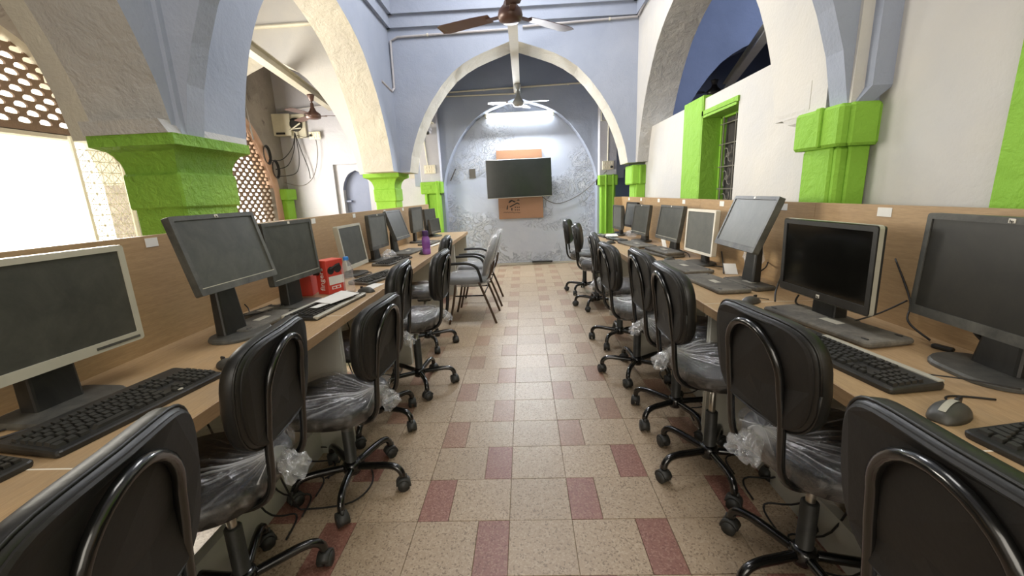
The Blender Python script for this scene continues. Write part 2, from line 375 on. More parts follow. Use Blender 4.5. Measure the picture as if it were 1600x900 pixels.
# transverse rib N above the viewer's end of the nave
mb = arch_wall('x', -1.9, 1.62, 2.06, 2.17, -.06, 1.54, 1.6, TOP, m=(0, 0, 1))
mb.box(-1.66, -1.60, 2.03, 2.07, 1.64, TOP, mi=0); mb.box(1.485, 1.535, 2.045, 2.07, 1.64, TOP, mi=2); mb.box(1.535, 1.63, 2.0, 2.07, 1.70, TOP, mi=0); mb.loft([[(1.50, 2.03, 1.64), (1.57, 2.03, 1.64), (1.57, 2.07, 1.64), (1.50, 2.07, 1.64)], [(1.535, 2.0, 1.70), (1.63, 2.0, 1.70), (1.63, 2.07, 1.70), (1.535, 2.07, 1.70)]], mi=0)
struct(mb, 'wall_rib_near_nave', ['blue', 'blue', 'white'])
struct(arch_wall('x', -4.6, LX0, 2.07, 2.40, -3.38, 1.20, 1.5, TOP, m=(0, 0, 0)), 'wall_arch_near_left_aisle', ['cream'])
# longitudinal arcades (y direction): bays 1 (beside the viewer), 2, 3
LB = [(.56, 1.45, -1.0, 2.2), (3.95, 1.42, 2.2, 5.7), (6.87, .70, 6.14, 7.6)]
for i, (c, h, a, b) in enumerate(LB):
    struct(arch_wall('y', a, b, LX0, LX1, c, h, 1.5 if i < 2 else 1.15, TOP, m=(0, 1, 2)), 'wall_arcade_left', [['white', 'blue', 'grey'], ['white', 'blue', 'cream'], ['white', 'blue', 'cream']][i])
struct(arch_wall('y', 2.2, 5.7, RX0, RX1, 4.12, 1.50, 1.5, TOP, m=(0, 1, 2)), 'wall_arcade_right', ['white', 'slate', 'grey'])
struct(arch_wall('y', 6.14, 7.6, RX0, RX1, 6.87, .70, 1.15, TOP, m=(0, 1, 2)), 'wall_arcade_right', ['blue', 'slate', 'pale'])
mb = MB(); mb.box(LX0, LX1, -3.1, -1.0, 0, TOP); struct(mb, 'wall_left_near', ['white'])
# walls on the viewer's right: full infill beside the viewer, half-height infill with window beyond
WX = 1.62
mb = MB(); mb.box(WX, 1.85, -3.1, 2.36, 0, TOP); struct(mb, 'wall_right_near', ['white'])
mb = MB(); mb.box(WX-.02, WX, -.2, 1.50, 0, 2.05); struct(mb, 'trim_green_band_near', ['green'])
mb = MB()
mb.box(WX, 1.84, 2.36, 3.35, 0, 2.046); mb.box(WX, 1.84, 3.97, 5.75, 0, 2.046); mb.box(WX, 1.84, 3.35, 3.97, 1.905, 2.046); mb.box(WX, 1.84, 3.35, 3.97, 0, 1.0)
struct(mb, 'wall_right_infill', ['white'])
mb = MB(); mb.box(WX-.015, WX+.01, 3.97, 4.40, 0, 2.075); mb.box(WX-.015, 1.835, 3.95, 3.975, 1.0, 2.075); mb.box(WX-.015, 1.82, 3.36, 3.96, 1.885, 1.91); mb.box(WX-.015, WX+.025, 3.34, 3.98, 1.905, 1.945)
struct(mb, 'trim_window_right', ['green'])
mb = MB(); mb.box(-4.6, 4.6, -3.3, -3.1, 0, TOP); struct(mb, 'wall_front', ['cream'])
mb = MB(); mb.box(-4.6, 4.6, -3.3, 7.95, TOP, TOP+.15); struct(mb, 'ceiling', ['ceil'])
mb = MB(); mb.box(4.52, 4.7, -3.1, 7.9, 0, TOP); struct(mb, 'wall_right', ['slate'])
# cornice mouldings round the far nave bay
mb = MB()
for z, p, h in ((3.36, .04, .14), (3.50, .08, 1.1)):
    mb.box(LX1, RX0, FY0-p, FY0+.01, z, z+h); mb.box(LX1-.01, LX1+p, 2.36, FY0, z, z+h); mb.box(RX0-p, RX0+.01, 2.36, FY0, z, z+h)
struct(mb, 'trim_1', ['blue'])
# outer window wall of the left aisle
OX = -4.3
mb = MB(); JB = [(3.3, 1.22, 1.45), (6.15, 1.13, 1.30)]
struct(arch_wall('y', 1.9, 4.7, OX-.25, OX, 3.3, 1.22, 1.45, TOP, 1.57, m=(0, 1, 2)), 'wall_left_bay_near', ['white', 'stained', 'cream'])
struct(arch_wall('y', 4.7, 7.75, OX-.25, OX, 6.15, 1.13, 1.30, TOP, 1.57, m=(0, 1, 2)), 'wall_left_bay_far', ['white', 'stained', 'salmon'])
mb = MB(); mb.box(OX-.25, OX, -3.1, 1.9, 0, TOP); mb.box(OX-.25, OX, 1.9, 2.08, 0, 1.57); mb.box(OX-.25, OX, 4.52, 5.02, 0, 1.57); mb.box(OX-.25, OX, 7.28, 7.75, 0, 1.57)
mb.box(OX-.25, OX, 2.08, 4.52, 0, .85); mb.box(OX-.25, OX, 5.02, 7.28, 0, .8)
struct(mb, 'wall_left', ['stained'])
for nme, (y0, y1) in (('trim_salmon_arch', (5.02, 7.28)),):
    pts = [(OX+.02, 6.15+1.16*t, 1.50+1.34*prof(t)) for t in TS if t > -.2]
    struct(MB().tube(pts+[(OX+.02, 7.31, 1.0)], .05, 8), nme, ['salmon'], smooth=True)
def lattice(c, half, rise, spring, z0, x, ymin=0, cy=.165, cz=.066):
    """scalloped screen: low dome shaped holes in staggered rows"""
    mb = MB(); nz = int((spring+rise-z0)/cz)+1; n0 = int(2*half/cy)+2; th = .022
    hole = [(-.31, -.30), (0, -.40), (.31, -.30), (.33, .0), (.22, .30), (0, .40), (-.22, .30), (-.33, .0)]
    sq = [(-.5, -.5), (0, -.5), (.5, -.5), (.5, 0), (.5, .5), (0, .5), (-.5, .5), (-.5, 0)]
    for r in range(nz):
        for k in range(-1, n0):
            y = c-half+(k+.5+(.5 if r % 2 else 0))*cy; z = z0+(r+.5)*cz
            t = (y-c)/half
            if abs(t) > 1 or y < ymin or z > spring+rise*prof(t)+cz*.3: continue
            A = [(x, y+a*cy, z+b*cz) for a, b in sq]; B = [(x, y+a*cy, z+b*cz) for a, b in hole]
            A2 = [(x-th, p[1], p[2]) for p in A]; B2 = [(x-th, p[1], p[2]) for p in B]
            fs = [(i, (i+1) % 8, 8+(i+1) % 8, 8+i) for i in range(8)]+[(8+i, 8+(i+1) % 8, 24+(i+1) % 8, 24+i) for i in range(8)]+[(16+i, 24+i, 24+(i+1) % 8, 16+(i+1) % 8) for i in range(8)]
            mb.add(A+B+A2+B2, fs)
    return mb
w1 = struct(MB().box(OX-.16, OX-.06, 2.08, 4.52, 2.03, 2.09), 'window_1', ['terracotta'])
tag(build(lattice(3.3, 1.22, 1.45, 1.57, 2.09, OX-.10), 'lattice', 'terracotta', w1), kind='stuff')
struct(MB().box(OX-.17, OX-.05, 2.08, 4.52, 1.985, 2.02), 'trim_window_left', ['cream'])
w2 = struct(MB().box(OX-.16, OX-.04, 5.02, 7.28, .78, .82), 'window_2', ['terracotta'])
tag(build(lattice(6.15, 1.13, 1.30, 1.57, .82, OX-.08, 6.10, .150, .062), 'lattice', 'terracotta', w2), kind='stuff')
# green side pilasters of the outer wall and end wall
def pier(mb, x0, x1, y0, y1, z0, z1, capz, proj=.05, flare=False, mi=0):
    """square shaft with a capital: block (straight) or flared (cavetto)"""
    cx0, cx1, cy0, cy1 = x0-proj, x1+proj, y0-proj, y1+proj
    R = lambda a, b, c, d, z: [(a, c, z), (b, c, z), (b, d, z), (a, d, z)]
    mb.box(x0, x1, y0, y1, z0, capz, .012, mi)
    if flare:
        rings = []
        for k in range(7):
            t = k/6; e = proj*(1-math.sqrt(max(0, 1-t*t))); z = capz+(z1-.05-capz)*t
            rings.append(R(x0-e, x1+e, y0-e, y1+e, z))
        rings.append(R(cx0, cx1, cy0, cy1, z1-.045)); rings.append(R(cx0, cx1, cy0, cy1, z1)); mb.loft(rings, mi=mi)
        mb.box(x0-.012, x1+.012, y0-.012, y1+.012, capz-.17, capz, .01, mi)
    else:
        mb.box(cx0, cx1, cy0, cy1, capz, z1, .014, mi)
    return mb
def column(name, label, args, mat='green', extra=None, group=None):
    mb = pier(MB(), **args)
    if extra: extra(mb)
    o = build(mb, name, mat); tag(o, kind='structure', label=label); return o
column('pier_left_near', 'large green pier with flared capital beside the bright window', dict(x0=-1.92, x1=-1.66, y0=2.03, y1=2.42, z0=0, z1=1.64, capz=1.47, proj=.075, flare=True), 'greenrough')
column('pier_left_far', 'green pier with flared capital where the left arcade meets the far arch', dict(x0=-2.02, x1=-1.74, y0=5.74, y1=6.05, z0=0, z1=1.64, capz=1.44, proj=.10, flare=True))
def ridges(x, yy, z0=0, z1=1.57):
    def f(mb):
        for y in yy: mb.box(x, x+.05, y-.012, y+.012, z0, z1, .006)
    return f
def nr(mb):
    mb.box(1.462, 1.50, 2.10, 2.30, .0, 1.46, .01); mb.box(1.425, 1.45, 2.15, 2.19, 1.46, 1.642, .006); mb.box(1.48, 1.61, 2.02, 2.06, 1.455, 1.642, .012); mb.box(1.515, 1.61, 2.055, 2.09, 0, 1.46, .008)
column('pier_right_near', 'green pier with square block capital on the right wall', dict(x0=1.475, x1=1.60, y0=2.07, y1=2.33, z0=0, z1=1.64, capz=1.455, proj=.035), 'green', nr)
def fr_(mb):
    mb.box(1.50, 1.62, 5.72, 5.80, 0, 1.36, .008); mb.box(1.53, 1.56, 5.685, 5.72, 1.36, 1.60, .008)
column('pier_right_far', 'small green pier with block capital at the far end of the right wall', dict(x0=1.49, x1=1.66, y0=5.76, y1=6.05, z0=0, z1=1.61, capz=1.36, proj=.05), 'green', fr_)
def bl(mb):
    mb.box(-1.50, -1.44, 7.29, 7.33, 0, 1.57, .008); mb.box(-1.73, -1.57, 7.305, 7.33, 1.43, 1.52, .02)
    mb.box(-1.69, -1.66, 7.32, 7.36, .2, 1.38, .008)
column('pilaster_back_left', 'green pilaster left of the television wall', dict(x0=-1.72, x1=-1.45, y0=7.36, y1=7.62, z0=0, z1=1.56, capz=1.36, proj=.05), 'green', bl)
def br(mb):
    mb.box(1.40, 1.43, 7.31, 7.36, 0, 1.56, .008); mb.box(1.52, 1.55, 7.31, 7.36, 0, 1.56, .008)
column('pilaster_back_right', 'green pilaster right of the television wall', dict(x0=1.33, x1=1.58, y0=7.36, y1=7.62, z0=0, z1=1.55, capz=1.38, proj=.035), 'green', br)
column('pilaster_aisle_corner', 'small green pilaster beside the lattice window in the far corner', dict(x0=-4.34, x1=-4.16, y0=7.34, y1=7.6, z0=0, z1=1.55, capz=1.36, proj=.04), 'green')
# pale springer masses above the back pilasters
mb = MB(); mb.box(-1.76, -1.41, 7.36, 7.62, 1.56, 2.9, .01); struct(mb, 'wall_springer_back_left', ['pale'])
mb = MB(); mb.box(1.30, 1.60, 7.36, 7.62, 1.55, 2.9, .01); struct(mb, 'wall_springer_back_right', ['pale'])
# corbel undersides of the near piers
mb = MB(); R4 = lambda y0, y1, z, x0: [(x0, y0, z), (1.63, y0, z), (1.63, y1, z), (x0, y1, z)]
mb.loft([R4(2.36, 2.41, 1.585, 1.50), R4(2.34, 2.50, 1.61, 1.485), R4(2.32, 2.60, 1.67, 1.478), R4(2.32, 2.66, 1.80, 1.478)]); struct(mb, 'trim_corbel_right', ['white'])
mb = MB(); mb.loft([[(-2.0, 1.95, 1.64), (-1.60, 1.95, 1.64), (-1.60, 2.5, 1.64), (-2.0, 2.5, 1.64)], [(-2.0, 1.94, 1.70), (-1.63, 1.94, 1.70), (-1.63, 2.55, 1.70), (-2.0, 2.55, 1.70)]]); struct(mb, 'trim_corbel_left', ['grey'])
# window grilles
def grille_right():
    root = struct(MB().box(1.77, 1.79, 3.36, 3.96, 1.0, 1.02), 'window_3', ['green'])
    mb = MB(); mb.xf = Matrix.Translation((.275, .56, .08)) @ Matrix.Diagonal((1, 1.02, 1, 1))
    for z in (.99, 1.19, 1.38, 1.57, 1.74): mb.tube([(1.49, 2.8, z), (1.49, 3.32, z)], .006, 5)
    for y in (2.84, 3.05, 3.26): mb.tube([(1.49, y, .95), (1.49, y, 1.80)], .006, 5)
    for z in (1.09, 1.285, 1.475):
        for y in (2.95, 3.15):
            for a in range(4):
                an = PI/4+a*PI/2; p = [(1.49, y, z)]
                for k in range(1, 6): p.append((1.49, y+.09*k/5*math.cos(an+.5*math.sin(k*.7)), z+.09*k/5*math.sin(an+.5*math.sin(k*.7))))
                mb.tube(p, .0045, 4)
            mb.tube([(1.488, y+.022*math.cos(q), z+.022*math.sin(q)) for q in [PI/4*i for i in range(9)]], .004, 4)
    build(mb, 'grille', 'grilledark', root)
    c = MB(); c.xf = Matrix.Translation((.25, .56, .09)); n = 26; ring = []
    for zz in (.95, 1.2, 1.5, 1.8): ring.append([(1.56+.018*math.sin(k*1.7+zz*3), 2.79+.55*k/n, zz) for k in range(n+1)])
    c.loft(ring, cap=False, closed=False); build(c, 'curtain', 'curtain', root, smooth=True)
    mb = MB(); mb.xf = Matrix.Translation((.275, .635, .10)); mb.box(1.49, 1.53, 3.29, 3.33, .95, 1.80); mb.box(1.49, 1.53, 2.79, 3.33, 1.77, 1.80); build(mb, 'window_frame', 'green', root)
grille_right()
def grille_left():
    g = thing('window_grille', 'white ornamental iron grille standing at the right side of the bright window', 'grille', (OX+.02, 0, 0))
    mb = MB(); c = .105; y0, y1, z0, z1 = 4.06, 4.50, .95, 1.98
    ny = int((y1-y0)/c); nz = int((z1-z0)/c)
    for i in range(ny+1): mb.tube([(0, y0+i*c, z0), (0, y0+i*c, z0+nz*c)], .005, 4)
    for k in range(nz+1): mb.tube([(0, y0, z0+k*c), (0, y0+ny*c, z0+k*c)], .005, 4)
    for i in range(ny):
        for k in range(nz):
            y, z = y0+i*c, z0+k*c
            mb.tube([(0, y, z), (0, y+c, z+c)], .004, 4); mb.tube([(0, y, z+c), (0, y+c, z)], .004, 4)
            for s in (-.26, .26): mb.tube([(.003, y+c/2+.016*math.cos(q), z+c/2+s*c+.03*math.sin(q)) for q in [PI/3*j for j in range(7)]], .0035, 4)
    build(mb, 'scrollwork', 'grillewhite', g)
    mb = MB(); mb.box(-.012, .012, y0-.03, y0, z0, z1+.03); mb.box(-.012, .012, y1-.01, y1+.03, z0, z1+.03); mb.box(-.012, .012, y0, y1, z1, z1+.03)
    build(mb, 'grille_frame', 'grillewhite', g)
grille_left()
# ground and sunlit house across the street
struct(MB().box(-16, -4.55, -6, 16, -.3, -.05), 'ground_outside', 'outside')
hb = thing('house', 'pale overexposed house facade seen through the bright window', 'building', (-9.5, 0, 0))
build(MB().box(-.3, 0, -2, 9, -.1, 6), 'wall', 'outside', hb)
for (y, z, a, b) in ((5.2, 1.1, .5, .9), (6.6, 1.1, .9, 1.0), (5.2, 2.6, .5, .6), (6.8, 2.7, .6, .6), (4.6, 3.6, .9, .9)):
    build(MB().box(-.02, .03, y, y+a, z, z+b), 'window', 'outsidegrey', hb)

# ------------------------------------------------------------ beams, fans, pipes, wall fittings
def beam(name, label, x, z, y0, y1, mat, s=.05):
    mb = MB(); mb.box(x-s, x+s, y0, y1, z-.012, z, mi=0); mb.box(x-s, x+s, y0, y1, z+.09, z+.102, mi=0); mb.box(x-.008, x+.008, y0, y1, z, z+.09, mi=0)
    return tag(build(mb, name, mat), label, 'beam')
beam('ceiling_beam', 'long pale iron beam running through the top of the nave arch', -.05, 2.95, 2.8, 7.6, 'beam', .05)
def slant(label, x0, y0, x1, y1, z, mat):
    o = beam('ceiling_beam', label, 0, 0, 0, math.hypot(x1-x0, y1-y0), mat, .055); o.location = (x0, y0, z); o.rotation_euler = (0, 0, math.atan2(x0-x1, y1-y0)); return o
slant('pale beam crossing the left aisle above the fan', -2.45, 2.4, -3.30, 7.69, 2.87, 'beam')
slant('grey beam crossing the dim right aisle above the infill wall', 1.95, 2.6, 3.48, 7.69, 2.87, 'beamgrey')
def fan(label, loc, top, mat, angs, blade_mat=None, bl=.52, drop=.0, wide=1.0):
    f = thing('ceiling_fan', label, 'fan', loc)
    h = top-loc[2]
    build(MB().tube([(0, 0, .09), (0, 0, h)], .012, 10), 'downrod', mat, f, smooth=True)
    build(MB().lathe([(.012, .0), (.028, .0), (.05, .07), (.055, .085), (.0, .09)], 16, (0, 0, h-.1)), 'canopy', mat, f, smooth=True)
    build(MB().lathe([(.0, .19), (.022, .18), (.028, .12), (.05, .07), (.10*wide, .03), (.108*wide, .0), (.10*wide, -.03), (.06, -.045), (0, -.05)], 24), 'motor', mat, f, smooth=True)
    bm = MB()
    bm.loft([[(x, -y1, z), (x, y1, z+.014), (x, y1, z+.018), (x, -y1, z+.004)] for x, y1, z in ((.16, .05, .0), (.3, .062, 0), (bl, .07, -.004), (bl+.05, .05, -.004))])
    bm.box(.08, .19, -.02, .02, -.002, .006)
    me = bm.mesh('fan_blade', blade_mat or mat)
    for a in angs: place('fan_blade', me, f, rot=(0, 0, math.radians(a)))
    return f
fan('brown ceiling fan hanging above the aisle in front of the far arch', (-.052, 3.4, 2.575), 2.95, 'fanbrown', (38, 158, 278), bl=.55, wide=.85)
fan('grey ceiling fan hanging before the lit tube on the back wall', (-.03, 6.88, 2.665), 2.95, 'fangrey', (-8, 72, 186), bl=.42, wide=.8)
fan('brown ceiling fan in the left aisle', (-3.1, 6.55, 2.56), 2.87, 'fanbrown', (20, 140, 262))
fan('dark ceiling fan in the dim right aisle', (2.95, 6.9, 2.68), 2.87, 'fandark', (60, 180, 300))
tl = thing('tube_light', 'lit fluorescent tube fixed above the television', 'light', (-.02, 7.72, 2.62))
build(MB().box(-.62, .62, -.02, .03, .02, .07, .006), 'batten', 'pvc', tl)
build(MB().tube([(-.57, -.04, 0), (.57, -.04, 0)], .016, 12), 'tube', 'tubelight', tl, smooth=True)
for s in (-1, 1): build(MB().box(s*.585-.012, s*.585+.012, -.06, .01, -.02, .04, .003), 'lamp_holder', 'pvc', tl)
area('tube_light_lamp', (-.02, 7.42, 2.56), (math.radians(-38), 0, 0), 1.15, .05, 85, (.92, .96, 1))
def pipe(pts, r, mat, label, clips=()):
    mb = MB().tube(pts, r, 8); o = build(mb, 'conduit', mat); tag(o, label, 'conduit')
    for p in clips: build(MB().lathe([(r+.004, -.01), (r+.005, -.009), (r+.005, .009), (r+.004, .01)], 8), 'clip', 'pvc', o, p, (0, PI/2, 0))
    return o
pipe([(1.46, 5.68, 3.34), (.75, 5.68, 3.32), (.06, 5.68, 3.30)], .014, 'pvcgrey', 'thin conduit along the right half above the far arch', [(.37, 5.68, 3.31), (1.12, 5.68, 3.33)])
pipe([(-.12, 5.68, 3.28), (-1.5, 5.68, 3.26), (-1.59, 5.68, 3.22), (-1.60, 5.68, 2.68), (-1.62, 5.64, 2.63), (-1.62, 5.25, 2.66)], .014, 'pvcgrey', 'conduit above the far arch turning down in the left corner', [(-1.12, 5.68, 3.267)])
pipe([(1.46, 5.64, 3.34), (1.46, 5.0, 3.42), (1.46, 4.3, 3.7)], .014, 'pvcgrey', 'conduit climbing the wall above the right arcade')
pipe([(-1.40, 7.47, 3.0), (1.2, 7.47, 3.05)], .014, 'pvc', 'upper conduit across the wall above the television', [(-.6, 7.47, 3.015), (.2, 7.47, 3.03), (.8, 7.47, 3.04)])
pipe([(-1.44, 7.46, 2.94), (-.08, 7.46, 2.93)], .012, 'pvc', 'lower conduit ending at the fan before the television wall')
pipe([(-1.44, 7.46, 2.92), (-1.44, 7.46, 2.52)], .011, 'pvcgrey', 'vertical conduit above the left switch board')
pipe([(1.33, 7.34, 3.0), (1.33, 7.34, 2.42), (1.56, 7.34, 2.44)], .011, 'pvc', 'conduit turning toward the camera on the right pilaster')
pipe([(-1.64, 5.00, 2.60), (-1.80, 5.0, 2.61), (-2.01, 4.99, 2.62)], .014, 'pvc', 'short cream conduit across the underside of the left arch', [(-1.75, 5.0, 2.605)])
pipe([(-3.9, 5.68, 3.45), (-2.0, 5.68, 3.47)], .024, 'pvc', 'cream conduit across the aisle wall left of the big arch')
pipe([(-4.27, 7.66, 2.87), (-3.5, 7.66, 2.93), (-2.9, 7.66, 2.95)], .013, 'pvcgrey', 'conduit along the top of the left aisle end wall')
pipe([(-4.27, 7.66, 2.86), (-4.27, 7.66, 2.45)], .013, 'pvcgrey', 'conduit dropping down the left aisle corner')
pipe([(-4.24, 6.4, 2.95), (-4.24, 6.75, 2.85), (-4.24, 6.8, 2.4), (-4.2, 6.75, 2.3)], .012, 'pvcgrey', 'bent conduit hanging by the lattice window')
# meter board and wires
mbx = thing('meter_box', 'ivory meter box on the left aisle end wall', 'electrical box', (-4.17, 7.6, 2.63), math.radians(8))
build(MB().box(-.17, .15, -.06, .08, -.17, .19, .01), 'housing', 'pvc', mbx); build(MB().box(-.10, .05, -.066, -.058, -.155, -.12), 'meter_window', 'monblk', mbx)
bd = thing('wiring_board', 'ivory board with a black round junction and loose wires', 'electrical box', (-3.93, 7.62, 2.62))
build(MB().box(-.14, .14, .02, .06, -.2, .2, .006), 'backboard', 'pvc', bd); build(MB().lathe([(.0, .05), (.07, .05), (.11, .02), (.115, -.03)], 14), 'junction', 'cable', bd, (-.02, -.01, .02), (PI/2, 0, 0))
build(MB().tube([(-.1, -.06, -.08), (.1, -.07, .03)], .012, 6), 'wire', 'pvc', bd); build(MB().tube([(-.14, -.05, .06), (-.06, -.07, -.06), (.1, -.06, -.05)], .01, 6), 'wire', 'pvc', bd)
def board(name, label, x, y, z, w_, h_, plug=None):
    s = thing(name, label, 'switchboard', (x, y, z)); build(MB().box(-w_/2, w_/2, -.03, .0, -h_/2, h_/2, .004), 'housing', 'switch', s)
    for r in (-1, 1):
        for k in range(4): build(MB().box(-w_*.38+k*w_*.22, -w_*.38+k*w_*.22+w_*.12, -.038, -.03, r*h_*.22-.018, r*h_*.22+.018, .002), 'switch', 'trimwhite', s)
    if plug: build(MB().lathe([(.012, 0), (.02, .01), (.02, .035), (.008, .045)], 10), 'plug', 'monblk', s, plug, (PI/2, 0, 0))
    return s
board('switch_board', 'ivory socket board with a black plug on the left aisle end wall', -3.64, 7.66, 2.45, .2, .13, (-.06, -.03, 0))
board('switch_board', 'ivory switch board above the left back pilaster', -1.585, 7.355, 1.77, .19, .14)
board('switch_board', 'ivory switch board with a black plug above the right back pilaster', 1.445, 7.355, 1.71, .19, .14, (.05, -.03, -.03))
pipe([(-1.62, 7.345, 1.84), (-1.66, 7.345, 2.43)], .011, 'pvc', 'thin cream conduit rising from the left switch board')
pipe([(1.44, 7.345, 1.78), (1.45, 7.345, 2.43)], .011, 'pvc', 'thin cream conduit rising from the right switch board')
r = thing('router_shelf', 'small ivory shelf with a network box above the left camera', 'shelf', (-1.585, 7.3, 2.50))
build(MB().box(-.13, .13, -.06, .06, 0, .015), 'shelf_board', 'pvc', r); build(MB().box(-.11, .10, -.05, .05, .04, .10, .006), 'network_box', 'switch', r)
def camera_dome(label, x, y, z, s):
    c = thing('security_camera', label, 'camera', (x, y, z)); build(MB().lathe([(0, .0), (.05, .0), (.05, -.025), (.02, -.03)], 14), 'mount', 'pvcgrey', c, (0, .03, .05))
    build(MB().tube([(0, .05, 0), (0, -.07, -.03)], [.042, .036], 12), 'body', 'pvcgrey', c, smooth=True); build(MB().tube([(0, -.071, -.03), (0, -.085, -.033)], .028, 12), 'lens', 'monblk', c)
camera_dome('small white security camera above the left switch board', -1.54, 7.26, 2.37, 1)
camera_dome('small white security camera above the right switch board', 1.52, 7.26, 2.29, 1)
for i, (y, z) in enumerate(((7.08, 2.10), (7.27, 1.88))):
    mb = MB()
    for k in range(5):
        pts = [(OX+.07+.006*k, y+(.075+.006*k)*math.cos(a+k), z+(.13+.006*k)*math.sin(a+k)) for a in [2*PI*j/18 for j in range(19)]]
        mb.tube(pts, .006, 5)
    tag(build(mb, 'cable_coil', 'cable'), ('upper', 'lower')[i]+' coil of black cable hung beside the lattice window', 'cable coil')
src = (-3.95, 7.56, 2.5)
for i, pts in enumerate([[(src), (-4.0, 7.5, 2.25), (-4.15, 7.4, 2.05), (-4.22, 7.15, 2.02)], [(src), (-3.98, 7.5, 2.2), (-4.1, 7.45, 1.95), (-4.24, 7.3, 1.88)],
                         [(src), (-3.93, 7.55, 2.1), (-4.0, 7.5, 1.82), (-4.22, 7.3, 1.76)], [(src), (-3.9, 7.6, 2.2), (-3.83, 7.62, 1.9), (-3.82, 7.62, 1.72)]]):
    cable('loose_wire', pts, .007, 'cable', ['black wire looping from the wiring board to the upper coil', 'black wire looping from the wiring board to the lower coil', 'lowest sagging black wire from the wiring board', 'black wire hanging straight with a plug at its end'][i])
cable('loose_wire', [(-3.62, 7.62, 2.38), (-3.63, 7.62, 2.1), (-3.75, 7.6, 1.75), (-3.95, 7.55, 1.6), (-4.18, 7.4, 1.66)], .006, 'greycable', 'thin grey wire sagging from the socket board to the lattice window')
cable('loose_wire', [(-3.93, 7.58, 2.46), (-3.8, 7.58, 2.42), (-3.72, 7.6, 2.44)], .006, 'cable', 'short black wire joining the wiring board to the socket board')

# ------------------------------------------------------------ television wall
b = thing('plywood_board', 'brown plywood board behind the television with a black house drawing', 'board', (0, 7.70, 0))
build(MB().box(-.46, .35, 0, .035, .86, 2.06), 'panel', 'board', b)
def ink(polys, name, lab=None):
    mb = MB()
    for p in polys: mb.loft([[(x, -.003, z) for x, z in p], [(x, .002, z) for x, z in p]])
    o = build(mb, name, 'ink', b)
    if lab: o['label'] = lab
LOGO = [[(-0.316, 1.028), (-0.311, 1.071), (-0.298, 1.107), (-0.288, 1.103), (-0.295, 1.028)], [(-0.278, 1.149), (-0.255, 1.183), (-0.218, 1.2), (-0.212, 1.174), (-0.264, 1.141)], [(-0.218, 1.2), (-0.143, 1.161), (-0.165, 1.148), (-0.212, 1.174)], [(-0.131, 1.182), (-0.105, 1.199), (-0.076, 1.197), (-0.077, 1.18)], [(-0.267, 1.077), (-0.133, 1.143), (-0.119, 1.128), (-0.245, 1.067)], [(-0.133, 1.143), (-0.117, 1.146), (-0.077, 1.126), (-0.08, 1.108), (-0.119, 1.128)], [(-0.228, 1.054), (-0.209, 1.053), (-0.211, 1.006), (-0.23, 1.007)], [(-0.165, 1.073), (-0.147, 1.072), (-0.148, 1.053), (-0.166, 1.054)], [(-0.167, 1.026), (-0.149, 1.025), (-0.15, 1.007), (-0.167, 1.007)], [(-0.13, 1.071), (-0.112, 1.07), (-0.113, 1.052), (-0.131, 1.053)], [(-0.132, 1.025), (-0.114, 1.024), (-0.115, 1.005), (-0.132, 1.006)], [(-0.096, 1.07), (-0.078, 1.069), (-0.079, 1.05), (-0.096, 1.051)], [(-0.097, 1.023), (-0.08, 1.023), (-0.081, 1.004), (-0.098, 1.005)]]
SCR = [(-0.374, 0.973), (-0.344, 0.983), (-0.326, 0.97), (-0.3, 0.985), (-0.282, 0.968), (-0.26, 0.983), (-0.242, 0.968), (-0.212, 0.981), (-0.191, 0.966), (-0.177, 0.954), (-0.165, 0.983), (-0.147, 0.964), (-0.117, 0.974), (-0.096, 0.961), (-0.067, 0.967)]

ink(LOGO[:7], 'house_drawing'); ink(LOGO[7:], 'window_squares')
build(MB().tube([(x, -.001, z) for x, z in SCR], .0035, 4), 'handwriting_line', 'ink', b)
tv = thing('television', 'large black wall television over the plywood board', 'television', (-.065, 7.55, 1.565), math.radians(7))
TW, TH = 1.15, .655
mb = MB(); mb.box(-TW/2, TW/2, -.02, .03, -TH/2, TH/2, .006); mb.box(-TW*.36, TW*.36, .03, .075, -TH*.4, TH*.3, .02); build(mb, 'housing', 'tv', tv)
build(MB().box(-TW/2+.012, TW/2-.012, -.024, -.02, -TH/2+.022, TH/2-.012), 'screen', 'tvscreen', tv)
build(MB().box(-TW/2, TW/2, -.024, -.018, -TH/2, -TH/2+.008), 'trim_strip', 'monsil', tv)
build(MB().box(-.1, .1, .07, .15, -.1, .1), 'wall_bracket', 'black', tv)
for o in tv.children: o.rotation_euler = (0, math.radians(-.6), 0)
cable('power_cable', [(.33, 7.66, 1.24), (.45, 7.7, 1.15), (.62, 7.72, 1.10), (.85, 7.72, 1.16), (1.10, 7.70, 1.30), (1.30, 7.45, 1.50), (1.42, 7.32, 1.62)], .006, 'greycable', 'thin grey power cable sagging from the television to the right switch board')
mb = MB(); mb.box(-.96, -.85, 7.742, 7.752, 1.61, 1.77); o = tag(build(mb, 'wall_hatch', 'greycable'), 'small grey plate set in the wall left of the television', 'plate')
tag(build(MB().box(.12, .5, 7.68, 7.715, .035, .06), 'dark_rod', 'monblk'), 'dark flat rod lying at the foot of the television wall', 'rod')
tag(build(MB().tube([(-1.31, 7.72, 1.58), (-1.20, 7.7, 1.78)], .01, 6), 'stick', 'greycable'), 'thin grey stick leaning on the wall beside the left pilaster', 'stick')

